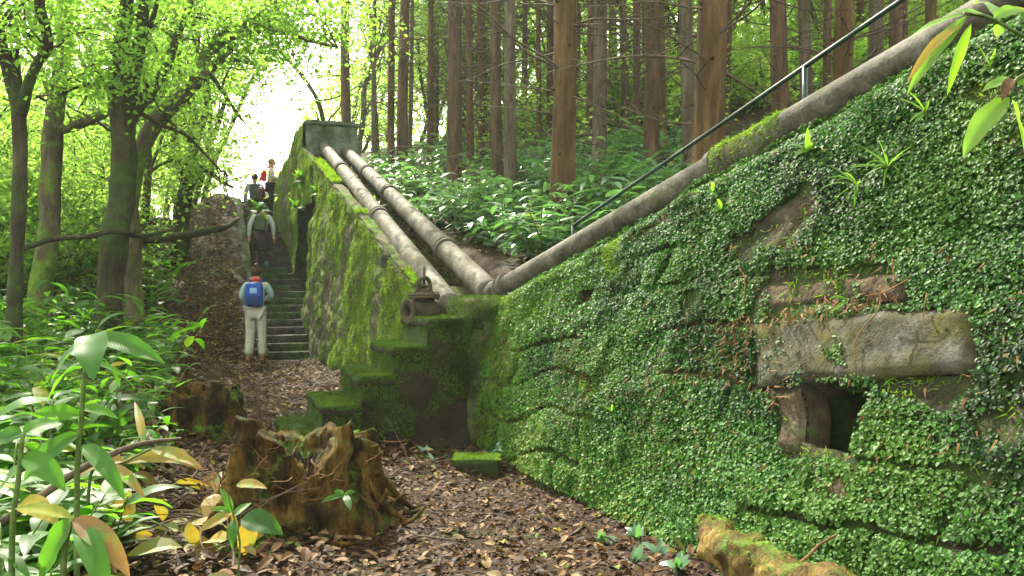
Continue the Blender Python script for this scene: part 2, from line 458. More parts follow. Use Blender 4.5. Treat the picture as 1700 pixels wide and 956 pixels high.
def grid_faces(nx, ny):
    i = np.arange(nx * ny).reshape(nx, ny)
    return np.stack([i[:-1, :-1], i[1:, :-1], i[1:, 1:], i[:-1, 1:]], -1).reshape(-1, 4)

def box_arrays(x0, x1, y0, y1, z0, z1, div=1, rough=0.0, seed=0, r=0.0):
    """subdivided box, welded, with noise"""
    import itertools
    nx = max(1, int(round((x1 - x0) / div))); ny = max(1, int(round((y1 - y0) / div))); nz = max(1, int(round((z1 - z0) / div)))
    idx = {}; V = []; Q = []
    def vid(i, j, k):
        key = (i, j, k)
        if key not in idx:
            idx[key] = len(V); V.append((x0 + (x1 - x0) * i / nx, y0 + (y1 - y0) * j / ny, z0 + (z1 - z0) * k / nz))
        return idx[key]
    for i in range(nx):
        for j in range(ny):
            Q.append((vid(i, j, 0), vid(i, j + 1, 0), vid(i + 1, j + 1, 0), vid(i + 1, j, 0)))
            Q.append((vid(i, j, nz), vid(i + 1, j, nz), vid(i + 1, j + 1, nz), vid(i, j + 1, nz)))
    for i in range(nx):
        for k in range(nz):
            Q.append((vid(i, 0, k), vid(i + 1, 0, k), vid(i + 1, 0, k + 1), vid(i, 0, k + 1)))
            Q.append((vid(i, ny, k), vid(i, ny, k + 1), vid(i + 1, ny, k + 1), vid(i + 1, ny, k)))
    for j in range(ny):
        for k in range(nz):
            Q.append((vid(0, j, k), vid(0, j, k + 1), vid(0, j + 1, k + 1), vid(0, j + 1, k)))
            Q.append((vid(nx, j, k), vid(nx, j + 1, k), vid(nx, j + 1, k + 1), vid(nx, j, k + 1)))
    V = np.array(V, float)
    if r:
        c = np.array([(x0 + x1) / 2, (y0 + y1) / 2, (z0 + z1) / 2]); hs = np.array([(x1 - x0) / 2, (y1 - y0) / 2, (z1 - z0) / 2])
        d = V - c; inner = np.clip(d, -(hs - r), hs - r); e = d - inner
        l = np.linalg.norm(e, axis=1); k = np.where(l > 1e-6, np.minimum(l, r) / np.maximum(l, 1e-6), 1)
        V = c + inner + e * k[:, None]
    if rough:
        V = V + np.stack([fbm(V, 5, 3, seed + i) for i in range(3)], 1) * rough
    return V, np.array(Q)

def qs_map(V):
    """local (q, s, z) -> world"""
    x, y = XY(V[:, 0], V[:, 1])
    return np.stack([x, y, V[:, 2]], 1)

# ------------------------------------------------------------------ terrain
def stair_z(s): return 0.42 * np.clip(s - 8.25, 0, 9.5)
def H(x, y, micro=True):
    x = np.atleast_1d(np.asarray(x, float)); y = np.atleast_1d(np.asarray(y, float))
    q, s = QS(x, y)
    left = np.clip(-q - 1.7, 0, 4.0)
    low = 0.02 * np.clip(s, 0, 8) + 0.17 * left * sstep(y, 3.0, 8.0)
    amt = 1.0 - 0.26 * sstep(-q, 1.5, 3.2) - 0.54 * sstep(-q, 5.5, 10)
    bank = 0.42 * np.clip(s - 8.1, 0, 9.6) * amt
    front = low * (1 - 0.6 * sstep(s, 9, 14)) + bank + 0.25 * sstep(-q, 1.2, 2.2) * sstep(s, 8.5, 10)
    front = front - 0.05 * np.clip(s - 22, 0, 60) * 0.6
    # keep the staircase trench free
    tr = sstep(q, -1.4, -1.24) * sstep(s, 7.9, 8.5)
    front = front * (1 - tr) + (stair_z(s) - 0.22) * tr * (s < 17.7) + np.minimum(front, 3.95) * tr * (s >= 17.7)
    hill = 1.15 + 0.26 * np.clip(q, 0, 25) + np.where(s > 0, 0.17 * np.clip(s, 0, 30), 0.2 * np.clip(-s, 0, 12)) + 0.1 * np.clip(q - 8, 0, 20)
    k = sstep(q - 0.24 * np.clip(-s, 0, 14), 0.1, 1.1)
    z = front * (1 - k) + hill * k
    if micro:
        Pn = np.stack([x, y, 0 * x], 1)
        z = z + 0.05 * fbm(Pn, 0.9, 4, 5) * np.where(tr > 0.5, 0.2, 1) + 0.012 * fbm(Pn, 7, 3, 9)
        z = z + 0.18 * fbm(Pn, 0.35, 3, 3) * sstep(np.abs(q + 0.5), 2, 6) * sstep(y, 7, 10)
    return z
def Hz(x, y): return float(H(x, y)[0])

t = np.linspace(-1, 1, 460)
gx = -0.8 + 3.0 * np.sinh(4.0 * t)
gy = 7.5 + 3.0 * np.sinh(4.0 * t)
GX, GY = np.meshgrid(gx, gy, indexing='ij')
gz = H(GX.ravel(), GY.ravel())
g = link('ground', np_mesh('ground', np.stack([GX.ravel(), GY.ravel(), gz], 1), quads=grid_faces(460, 460)), M['ground'])
tag(g, 'damp brown woodland soil of the path and the banks', 'ground', kind='structure')

# ------------------------------------------------------------------ right wall (with drain opening)
def BT(a, t):
    """right wall face: a along (towards camera), t 0 bottom .. 1 top"""
    B = np.stack([-0.41 + 0.38 * a, 8.2 - a, -0.25 + 0 * a], -1)
    Tt = np.stack([-0.21 + 0.579 * a, 8.45 - a, 1.40 + 0.332 * a], -1)
    return B + (Tt - B) * t[..., None]
def block_relief(a, hgt, seed=3):
    """pillow relief of big roughly squared stones in tilted courses"""
    wp = np.stack([a, hgt, 0 * a], 1)
    a = a + 0.16 * fbm(wp, 1.7, 3, 201); hgt = hgt + 0.09 * fbm(wp, 1.3, 3, 202)
    hc = hgt - 0.1 * a
    row = np.floor(hc / 0.31); fr = hc / 0.31 - row
    off = (_hash(row.astype(np.int64), row.astype(np.int64) * 0, row.astype(np.int64) * 0, seed)) * 0.9
    wdt = 0.72
    cx = (a + off) / wdt; colm = np.floor(cx); fc = cx - colm
    e1 = np.minimum(fr, 1 - fr) * 0.31; e2 = np.minimum(fc, 1 - fc) * wdt
    e = np.minimum(e1, e2)
    hsh = _hash(row.astype(np.int64), colm.astype(np.int64), row.astype(np.int64) * 0, seed + 1)
    return e, hsh
NA, NT = 560, 170
a1 = np.linspace(-0.02, 9.4, NA); t1 = np.linspace(0, 1, NT)
AA, TT = np.meshgrid(a1, t1, indexing='ij')
W = BT(AA, TT)
wn = np.cross(np.gradient(W, axis=0), np.gradient(W, axis=1)); wn /= np.linalg.norm(wn, axis=-1)[..., None]
if wn[NA // 2, NT // 2, 0] > 0: wn = -wn
hh = W[..., 2]
e, hsh = block_relief(AA.ravel(), hh.ravel())
e = e.reshape(AA.shape); hsh = hsh.reshape(AA.shape)
jm = sstep(fbm(W.reshape(-1, 3), 0.8, 3, 37), -0.05, 0.35).reshape(AA.shape)
rel = 0.04 * sstep(e, 0, 0.03) * jm + 0.02 * (hsh - 0.5)
rel = rel + 0.035 * fbm(W.reshape(-1, 3), 1.3, 4, 11).reshape(AA.shape) + 0.015 * fbm(W.reshape(-1, 3), 9, 3, 12).reshape(AA.shape)
# round the crest back
rel = rel - 0.16 * sstep(TT, 0.93, 1.0) ** 2
# the opening, lintel and bare patch in wall coordinates (a, height)
def wall_at(u, v):
    best = None
    lo, hi = -1.0, 9.3
    ts = np.linspace(0, 1, 80); as_ = np.linspace(0, 9.3, 900)
    A_, T_ = np.meshgrid(as_, ts, indexing='ij'); X = BT(A_, T_)
    Y = np.maximum(X[..., 1], 0.05)
    uu = 850 + 1400 * X[..., 0] / Y; vv = 478 - 1400 * (X[..., 2] - 1.5) / Y
    d = (uu - u) ** 2 + (vv - v) ** 2 + (X[..., 1] < 0.3) * 1e9
    i = np.unravel_index(np.argmin(d), d.shape)
    return float(A_[i]), float(X[i][2])
oa0, oz1 = wall_at(1340, 634); oa1, oz0 = wall_at(1414, 752)
la0, lz0 = wall_at(1258, 600); la1, lz1 = wall_at(1622, 500)
hole = (AA > oa0) & (AA < oa1) & (hh > oz0) & (hh < oz1)
# little hole under the crest
pa, pz = wall_at(975, 492)
hole2 = (np.abs(AA - pa) < 0.10) & (np.abs(hh - pz - 0.15 * (AA - pa)) < 0.055)
inset = np.where(hole, -0.8, 0.0) + np.where(hole2, -0.3, 0.0)
# bare, slightly recessed band around the lintel
ln = sstep(AA, oa0 - 1.3, oa0 - 0.7) * (1 - sstep(AA, la1 + 0.15, la1 + 0.5)) * sstep(hh, oz0 - 0.3, oz0 - 0.1) * (1 - sstep(hh, lz1 + 0.12, lz1 + 0.35))
rel = rel * (1 - 0.85 * ln)
W2 = W + wn * (rel + inset)[..., None]
Q_ = grid_faces(NA, NT)
# top shelf and back of the wall
ext = []
vb = W2.reshape(-1, 3)
top = W2[:, -1, :]
shelf = [top + np.array([QX * d, QY * d, dz]) for d, dz in ((0.12, -0.02), (0.45, -0.10), (0.9, -0.12), (1.2, -0.14), (1.22, -1.8))]
VV = np.vstack([vb] + shelf)
rows = [np.arange(NA) * NT + NT - 1] + [NA * NT + k * NA + np.arange(NA) for k in range(5)]
Qx = []
for r0, r1 in zip(rows[:-1], rows[1:]):
    Qx.append(np.stack([r0[:-1], r1[:-1], r1[1:], r0[1:]], -1))
right_wall = empty('retaining_wall', (float(top[NA // 2][0]) * 0, 8.2, 0))
tag(right_wall, 'tall ivy-clad stone wall rising to the right under the single grey pipe', 'wall')
def unparented_offset(o, root):
    """child built in world coordinates under a root that is not at the origin"""
    o.parent = root
    o.matrix_parent_inverse = Matrix.Translation(root.location).inverted() if root.rotation_euler.z == 0 else root.matrix_basis.inverted()
    KIDS.setdefault(root.name, []).append(o)
    return o
wm = link('masonry', np_mesh('masonry', VV, quads=np.vstack([Q_] + Qx)), M['wallrock'])
unparented_offset(wm, right_wall)

def rw_point(a, z):
    """surface point & outward normal of the right wall at along a, height z"""
    a = np.atleast_1d(np.asarray(a, float)); z = np.atleast_1d(np.asarray(z, float))
    zt = 1.40 + 0.332 * a
    tt = (z + 0.25) / (zt + 0.25)
    ia = np.clip((a - a1[0]) / (a1[-1] - a1[0]) * (NA - 1), 0, NA - 1.001); it = np.clip(tt * (NT - 1), 0, NT - 1.001)
    i0 = ia.astype(int); j0 = it.astype(int); fa = (ia - i0)[:, None]; ft = (it - j0)[:, None]
    S = W2
    p = S[i0, j0] * (1 - fa) * (1 - ft) + S[i0 + 1, j0] * fa * (1 - ft) + S[i0, j0 + 1] * (1 - fa) * ft + S[i0 + 1, j0 + 1] * fa * ft
    return p, wn[i0, j0], e[i0, j0], tt

# lintel and other bare stones
def stone_on_wall(name, u0, v0, u1, v1, depth=0.16, proud=0.03, tilt=0.0, seed=0, rad=0.025):
    a0, z0 = wall_at(u0, v1); a1_, z1 = wall_at(u1, v0)
    ca, cz = (a0 + a1_) / 2, (z0 + z1) / 2
    zb0 = wall_at(u0, v1)[1]; zt0 = wall_at(u0, v0)[1]; zb1 = wall_at(u1, v1)[1]; zt1 = wall_at(u1, v0)[1]
    return a0, a1_, z0, z1
def prism_stone(name, corners, depth, proud, seed, mat, parent):
    """stone whose front outline is given by four photo pixels: lower left, lower right, upper right, upper left"""
    az = [wall_at(*c) for c in corners]
    nu, nv, nd = 34, 12, 5
    (aa0, zz0), (aa1, zz1), (aa2, zz2), (aa3, zz3) = az
    uu = np.linspace(0, 1, nu); vv = np.linspace(0, 1, nv); dd = np.linspace(0, 1, nd)
    # box lattice mapped to the wall surface
    V, Q = box_arrays(0, 1, 0, 1, 0, 1, div=1 / 16)
    A_ = (aa0 * (1 - V[:, 0]) + aa1 * V[:, 0]) * (1 - V[:, 2]) + (aa3 * (1 - V[:, 0]) + aa2 * V[:, 0]) * V[:, 2]
    Z_ = (zz0 * (1 - V[:, 0]) + zz1 * V[:, 0]) * (1 - V[:, 2]) + (zz3 * (1 - V[:, 0]) + zz2 * V[:, 0]) * V[:, 2]
    zt = 1.40 + 0.332 * A_
    tt = (Z_ + 0.25) / (zt + 0.25)
    Pw = BT(A_, tt)
    nrm = wn[NA // 2, NT // 3]
    edge = np.minimum(np.minimum(V[:, 0], 1 - V[:, 0]) * abs(aa1 - aa0), np.minimum(V[:, 2], 1 - V[:, 2]) * abs(zz3 - zz0))
    dep = proud - 0.03 * (1 - sstep(edge, 0, 0.04)) * (V[:, 1] < 0.1) + 0.02 * fbm(Pw, 3.5, 3, seed + 9) - V[:, 1] * depth
    Pw = Pw + nrm * dep[:, None]
    Pw = Pw + np.stack([fbm(Pw, 6, 4, seed + i) for i in range(3)], 1) * 0.012
    o = link(name, np_mesh(name, Pw, quads=Q), mat)
    unparented_offset(o, parent)
    return o
lint = prism_stone('lintel', [(1262, 640), (1625, 622), (1618, 503), (1252, 545)], 0.3, 0.05, 1, M['lintel'], right_wall)
lint['label'] = 'long bare grey stone bridging the drain opening'
M['browns'] = surf_mat('brown_stone', [(0.3, (0.03, 0.022, 0.012)), (0.5, (0.07, 0.05, 0.028)), (0.7, (0.12, 0.095, 0.06))], 6, 0.9, 50, 0.012, moss=DARKMOSS, moss_scale=3.0, moss_lo=0.55, moss_hi=0.7)
for k, c in enumerate([[(1292, 758), (1335, 754), (1333, 645), (1294, 648)], [(1252, 520), (1395, 506), (1390, 455), (1250, 480)], [(1402, 506), (1500, 495), (1500, 448), (1400, 462)], [(1350, 870), (1420, 865), (1412, 775), (1350, 780)]]):
    prism_stone('stone', c, 0.2, 0.025, 10 + k, M['browns'], right_wall)

# ivy: leaves over the whole face, thin in the joints and round the bare stones
def in_quad(u, v, c, grow=0):
    c = np.array(c, float); ctr = c.mean(0); d = c - ctr
    c = ctr + d * (1 + grow)
    ins = np.ones(len(u), bool)
    for i in range(4):
        p, r = c[i], c[(i + 1) % 4]
        cr = (r[0] - p[0]) * (v - p[1]) - (r[1] - p[1]) * (u - p[0])
        ins &= cr <= 0
    return ins
n = 380000
a_ = rng.random(n) ** 0.9 * 8.0
zt_ = 1.40 + 0.332 * a_
z_ = rng.random(n) * (zt_ + 0.05)
p_, n_, e_, tt_ = rw_point(a_, z_)
nz = fbm(p_, 1.6, 4, 31); nz2 = fbm(p_, 5.0, 3, 33)
leafy = sstep(a_, 0.5, 2.6) + 0.35 * fbm(p_, 1.1, 3, 41)          # left end of the wall has moss instead
leafy = np.maximum(leafy, 0.25)
joint = fbm(p_, 0.8, 3, 37) > 0.22
keep = (nz + 0.45 * nz2 > -0.72 - 0.3 * sstep(a_, 4.5, 5.5)) & ((e_ > 0.016) | ~joint) & (rng.random(n) < leafy)
Yp = np.maximum(p_[:, 1], 0.1)
u_ = 850 + 1400 * p_[:, 0] / Yp; v_ = 478 - 1400 * (p_[:, 2] - 1.5) / Yp
bare = in_quad(u_, v_, [(1262, 640), (1630, 600), (1622, 503), (1252, 545)]) | in_quad(u_, v_, [(1336, 756), (1414, 756), (1416, 640), (1336, 640)]) \
    | in_quad(u_, v_, [(1235, 545), (1520, 500), (1510, 435), (1290, 445)]) | in_quad(u_, v_, [(1305, 762), (1372, 762), (1368, 640), (1290, 640)]) \
    | in_quad(u_, v_, [(1350, 870), (1415, 865), (1408, 790), (1355, 790)]) | in_quad(u_, v_, [(1050, 400), (1130, 362), (1126, 355), (1045, 388)])
edge_fray = nz2 + 0.5 * rng.random(n) > 0.62
keep &= ~(bare & ~edge_fray)
keep &= ~((np.abs(a_ - pa) < 0.11) & (np.abs(z_ - pz - 0.15 * (a_ - pa)) < 0.06))
keep &= ~((np.abs(u_ - 1378) < 40) & (v_ > 640) & (v_ < 752))
sel = np.where(keep)[0]
pp = p_[sel] + n_[sel] * (rng.random(len(sel))[:, None] * 0.04)
ivy_n = n_[sel] + np.array([0, 0, 0.45])
szs = rng.uniform(0.009, 0.021, len(sel)) * np.where(rng.random(len(sel)) < 0.08, 1.5, 1.0) * (1 + 0.25 * sstep(nz[sel], 0, 0.8))
rn = np.clip(0.5 + 0.3 * nz[sel] + 0.35 * fbm(pp, 0.9, 3, 171) + 0.22 * rng.normal(0, 1, len(sel)), 0, 1)
ivy = scatter('ivy', pp, ivy_n, szs, T_HEX, M['ivy'], tilt=0.42, rnd=rn, up=(0, 0, -1.0))
tag(ivy, 'dense small-leaved ivy covering the stone wall below the pipe', 'ivy', kind='stuff')
# crest fringe: leaves spilling over the rounded top
n = 26000
a_ = rng.random(n) * 8.8 + 0.2
itop = np.clip((a_ - a1[0]) / (a1[-1] - a1[0]) * (NA - 1), 0, NA - 1).astype(int)
d_ = rng.random(n) ** 1.6 * 0.24
tp = top[itop] + np.stack([QX * d_, QY * d_, 0.02 - 0.05 * d_ + 0.05 * rng.random(n) + 0.035 * np.maximum(fbm(np.stack([a_, a_ * 0, a_ * 0], 1), 2.5, 3, 61), 0)], 1)
fr = scatter('crest_ivy', tp, np.tile((-0.3, -0.1, 0.9), (n, 1)), rng.uniform(0.012, 0.026, n), T_HEX, M['ivy'], tilt=0.5)
tag(fr, 'fringe of ivy along the sloping crest of the wall beside the pipe', 'ivy', kind='stuff')

# moss blades on the right wall (mostly its left end and the crest)
def moss_on(name, p, nn, size, label, tilt=0.55, down=-0.6, mat='mossblade'):
    o = scatter(name, p, nn, size, T_BLADE, M[mat], tilt=tilt, up=(0, 0, down))
    tag(o, label, 'moss', kind='stuff')
    return o
n = 110000
a_ = rng.random(n) ** 1.5 * 6.5; z_ = rng.random(n) * (1.43 + 0.332 * a_)
p_, n_, e_, tt_ = rw_point(a_, z_)
nz = fbm(p_, 1.8, 4, 51)
wgt = (1 - 0.7 * sstep(a_, 0.8, 4.0)) * sstep(nz, -0.4, 0.3) + 0.4 * sstep(tt_, 0.85, 1.0) + 0.85 * sstep(nz, 0.4, 0.55)
s_ = rng.random(n) < wgt
moss_on('wall_moss', p_[s_] + n_[s_] * 0.01, n_[s_] * 0.6 + np.array([0, 0, .3]), rng.uniform(0.015, 0.045, s_.sum()), 'yellow-green moss hanging on the wall end next to the side steps')

n = 16000
a_ = rng.random(n) ** 1.3 * 8.0; z_ = rng.random(n) * (1.4 + 0.332 * a_)
p_, n_, e_, tt_ = rw_point(a_, z_); nz = fbm(p_ * np.array([1, 1, .5]), 2.1, 3, 141)
s_ = nz > 0.36 + 0.2 * sstep(a_, 2, 5)
moss_on('dead_stems', p_[s_] + n_[s_] * 0.035, n_[s_], rng.uniform(0.02, 0.05, s_.sum()), 'brown dead stems and rootlets hanging in patches on the ivy wall', tilt=0.5, down=-1.2, mat='deadstem')
# ------------------------------------------------------------------ left wall, recess, tower
def Ltop(Y): return np.stack([-1.14 - 0.388 * (Y - 10), Y, 1.49 + 0.34 * (Y - 10)], -1)
def Lbase(Y):
    x = np.where(Y < 15.8, -0.41 - 0.442 * (Y - 8.2), -3.77 - 0.37 * (Y - 15.8)) - 0.12 * np.clip(Y - 20.6, 0, 9)
    return np.stack([x, Y, np.zeros_like(Y) - 0.3], -1)
left_wall = empty('pipe_buttress_wall', (-3.0, 13.0, 0))
tag(left_wall, 'mossy stone wall sloping down from its square tower and carrying two pipes', 'wall')
def ruled(name, Ys, basef, topf, nt, mat, parent, rel_amp=0.05, seed=0, shelf=None, zmin=None, relief=True):
    YY, TT_ = np.meshgrid(Ys, np.linspace(0, 1, nt), indexing='ij')
    B = basef(YY); T_ = topf(YY)
    S = B + (T_ - B) * TT_[..., None]
    nr = np.cross(np.gradient(S, axis=0), np.gradient(S, axis=1)); nr /= np.linalg.norm(nr, axis=-1)[..., None]
    if nr[len(Ys) // 2, nt // 2, 0] > 0: nr = -nr
    Pf = S.reshape(-1, 3)
    e2, h2 = block_relief(YY.ravel(), S[..., 2].ravel(), seed + 77)
    d = rel_amp * fbm(Pf, 1.2, 4, seed) + 0.35 * rel_amp * fbm(Pf, 7, 3, seed + 5)
    if relief: d = d + 0.014 * sstep(e2, 0, 0.04) + 0.008 * (h2 - .5)
    S2 = S + nr * d.reshape(YY.shape)[..., None]
    V = S2.reshape(-1, 3); Q = [grid_faces(len(Ys), nt)]
    if shelf:
        tp = S2[:, -1]
        rws = [np.arange(len(Ys)) * nt + nt - 1]; VV = [V]; k0 = len(V)
        for (d_, dz) in shelf:
            VV.append(tp + np.array([QX * d_, QY * d_, dz])); rws.append(k0 + np.arange(len(Ys))); k0 += len(Ys)
        V = np.vstack(VV)
        for r0, r1 in zip(rws[:-1], rws[1:]): Q.append(np.stack([r0[:-1], r1[:-1], r1[1:], r0[1:]], -1))
    o = link(name, np_mesh(name, V, quads=np.vstack(Q)), mat)
    unparented_offset(o, parent)
    return o, S2, nr
SH = [(0.10, 0.02), (0.16, -0.13), (1.2, -0.15), (1.3, -1.6)]
Yn = np.linspace(10.0, 17.7, 240)
face1, S1, N1 = ruled('masonry', Yn, Lbase, Ltop, 110, M['mosswall'], left_wall, 0.06, 1, SH)
# lower end: masonry continues down to the low point behind the side steps
def Etop(Y):
    f = (Y - 8.3) / 1.7
    x = -0.17 + f * (-1.14 + 0.17) ; z = 1.1 + 0.3 * sstep(f, 0.55, 1.0) + 0.09 * f
    return np.stack([x - 0.0, Y, z], -1)
face0, S0, N0 = ruled('masonry', np.linspace(8.3, 10.02, 60), Lbase, Etop, 60, M['mosswall'], left_wall, 0.04, 2, [(0.2, 0.02), (0.5, 0.03), (1.2, 0.0), (1.3, -1.3)])
# over the recess
def Rbase(Y): b = Lbase(Y); tpt = Ltop(Y); z = 3.3 + 0.03 * (Y - 17.7); f = ((z + 0.3) / (tpt[..., 2] + 0.3))[..., None]; return b + (tpt - b) * f
Ym = np.linspace(17.7, 20.0, 50)
face2, S2_, N2 = ruled('masonry', Ym, Rbase, Ltop, 40, M['mosswall'], left_wall, 0.05, 3, [(0.10, 0.02), (0.16, -0.13), (1.2, -0.15)])
# recess: near jamb, far jamb, back, soffit (real hollow 0.75 m deep)
def back_pts(Y, z, d):
    tpt = Ltop(np.array([Y]))[0]; b = Lbase(np.array([Y]))[0]; f = (z + 0.3) / (tpt[2] + 0.3); p = b + (tpt - b) * f
    return p + np.array([QX * d, QY * d, 0])
bg_ = Bag()
def patch(c00, c10, c11, c01, n=14):
    uu, vv = np.meshgrid(np.linspace(0, 1, n), np.linspace(0, 1, n), indexing='ij')
    S = (c00 * (1 - uu[..., None]) + c10 * uu[..., None]) * (1 - vv[..., None]) + (c01 * (1 - uu[..., None]) + c11 * uu[..., None]) * vv[..., None]
    S = S.reshape(-1, 3); S = S + np.stack([fbm(S, 2, 3, 90 + i) for i in range(3)], 1) * 0.02
    bg_.add(S, grid_faces(n, n))
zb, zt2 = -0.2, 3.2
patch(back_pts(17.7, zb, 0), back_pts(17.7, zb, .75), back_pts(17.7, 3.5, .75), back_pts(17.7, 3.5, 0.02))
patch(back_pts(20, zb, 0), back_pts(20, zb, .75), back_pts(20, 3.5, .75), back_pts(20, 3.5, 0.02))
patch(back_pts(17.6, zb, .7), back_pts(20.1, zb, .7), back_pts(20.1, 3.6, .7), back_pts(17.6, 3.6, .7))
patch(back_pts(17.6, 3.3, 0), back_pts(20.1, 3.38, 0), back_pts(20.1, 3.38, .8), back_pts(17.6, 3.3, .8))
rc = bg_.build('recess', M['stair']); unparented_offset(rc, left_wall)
rc['label'] = 'dark hollow in the wall beside the stairs'
# far part up to the landing, back slope
def Ftop(Y):
    z = np.where(Y < 20.9, 5.38, 5.38 - 0.55 * (Y - 20.9)); x = -4.85 - 0.388 * (Y - 19.75) - 0.15 * np.clip(Y - 20.6, 0, 9)
    return np.stack([x, Y, z], -1)
face3, S3, N3 = ruled('masonry', np.linspace(19.76, 24.4, 90), Lbase, Ftop, 70, M['mosswall'], left_wall, 0.05, 4, [(0.1, 0.0), (1.2, 0.0), (1.25, -3)])
# tower block: front face, right side and cap
V, Q = box_arrays(0.0, 1.22, 0.0, 1.45, 3.6, 5.36, div=0.05, rough=0.018, seed=21, r=0.04)
qa, sa = QS(-4.81, 19.7)
V[:, 0] += float(qa) ; V[:, 1] += float(sa)
tb = link('tower_block', np_mesh('tower_block', qs_map(V), quads=Q), M['tower']); unparented_offset(tb, left_wall)
V, Q = box_arrays(-0.03, 1.26, -0.04, 1.5, 5.34, 5.44, div=0.05, rough=0.02, seed=22, r=0.03)
V[:, 0] += float(qa); V[:, 1] += float(sa)
tc = link('tower_cap', np_mesh('tower_cap', qs_map(V), quads=Q), M['tower']); unparented_offset(tc, left_wall)
V, Q = box_arrays(0, 1, -0.11, 0.07, -0.14, 0.05, div=0.03)
V[:, 0] = V[:, 0] * 5.4 + 10.6
b0 = Ltop(V[:, 0]); V2 = b0 + np.stack([QX * (V[:, 1] + .1), QY * (V[:, 1] + .1), V[:, 2]], 1)
V2 = V2 + np.stack([fbm(V2, 4, 3, 310 + i) for i in range(3)], 1) * 0.03
kb = link('kerb_stone', np_mesh('kerb_stone', V2, quads=Q), M['mosswall']); unparented_offset(kb, left_wall)
# moss over the left wall
def grid_pick(S, Nn, n):
    i = rng.random(n) * (S.shape[0] - 1.001); j = rng.random(n) * (S.shape[1] - 1.001)
    i0 = i.astype(int); j0 = j.astype(int)
    fi = (i - i0)[:, None]; fj = (j - j0)[:, None]
    p = S[i0, j0] * (1 - fi) * (1 - fj) + S[i0 + 1, j0] * fi * (1 - fj) + S[i0, j0 + 1] * (1 - fi) * fj + S[i0 + 1, j0 + 1] * fi * fj
    return p, Nn[i0, j0], j / (S.shape[1] - 1)
ps, ns, szl = [], [], []
for (S, Nn, n) in ((S1, N1, 130000), (S0, N0, 30000), (S2_, N2, 16000), (S3, N3, 60000)):
    p, nn, f = grid_pick(S, Nn, n)
    # denser towards the near end and the top edge, streaky in between
    st = fbm(p * np.array([1, 1, 0.35]), 2.2, 4, 71) + 0.35 * fbm(p, 6, 2, 72)
    near = sstep(15 - p[:, 1], 0, 5) + 0.8 * (p[:, 1] > 19)
    k = st + 0.35 * near + 0.5 * sstep(f, 0.8, 1) - 0.08 > rng.normal(0, 0.12, n)
    ps.append(p[k]); ns.append(nn[k]); szl.append(rng.uniform(0.018, 0.048, k.sum()))
pm = np.vstack(ps); nm_ = np.vstack(ns)
moss_on('wall_moss', pm, nm_ * 0.7 + np.array([0, 0, .3]), np.concatenate(szl), 'bright moss streaks down the face of the sloping pipe wall')
# moss along the kerb edge and shelf
n = 16000
Yk = rng.uniform(10, 19.6, n); Yk = Yk[fbm(np.stack([Yk, 0 * Yk, 0 * Yk], 1), 1.1, 3, 15) > -0.1]; n = len(Yk); kk = rng.random(n)
pk = Ltop(Yk) + np.stack([QX * (kk * 0.2 - .02), QY * (kk * 0.2 - .02), 0.055 + 0.02 * rng.random(n)], 1)
moss_on('kerb_moss', pk, np.tile((0, 0, 1.0), (n, 1)), rng.uniform(0.03, 0.07, n), 'moss ridge along the upper edge of the sloping pipe wall', tilt=0.7, down=0.0)

# ------------------------------------------------------------------ side steps by the low point
steps = empty('stone_steps', (*XY(-0.8, 0.5), 0))
tag(steps, 'short flight of moss-topped stone steps climbing right to the valve ledge', 'steps')
treads = [(0.42, 1.2), (0.75, 0.94), (1.07, 0.68), (1.4, 0.42), (1.72, 0.18)]
V, Q = box_arrays(-1.72, 0.15, -0.02, 1.02, 0.0, 1.0, div=0.035)
stepz = np.full(len(V), 1.2)
for k in range(1, 5): stepz = np.where(V[:, 0] < -treads[k - 1][0] - 0.005, treads[k][1], stepz)
V[:, 2] = -0.15 + (stepz - 0.05 + 0.15) * V[:, 2]
V = V + np.stack([fbm(V, 3.5, 4, 230 + i) for i in range(3)], 1) * 0.022 + np.stack([fbm(V, 16, 3, 240 + i) for i in range(3)], 1) * 0.006
o = link('masonry', np_mesh('masonry', qs_map(V), quads=Q), M['stepdark']); unparented_offset(o, steps)
prev = -0.15
for k, (tq, zz) in enumerate(treads):
    V, Q = box_arrays(-tq - 0.02, -prev, -0.045 - 0.004 * k, 1.04 + 0.004 * k, zz - 0.09, zz, div=0.03, rough=0.014, seed=30 + k, r=0.03)
    V[:, 2] += 0.02 * fbm(V, 2.5, 2, 60 + k)
    o = link('tread', np_mesh('tread', qs_map(V), quads=Q), M['stepdark']); unparented_offset(o, steps)
    prev = tq - 0.02
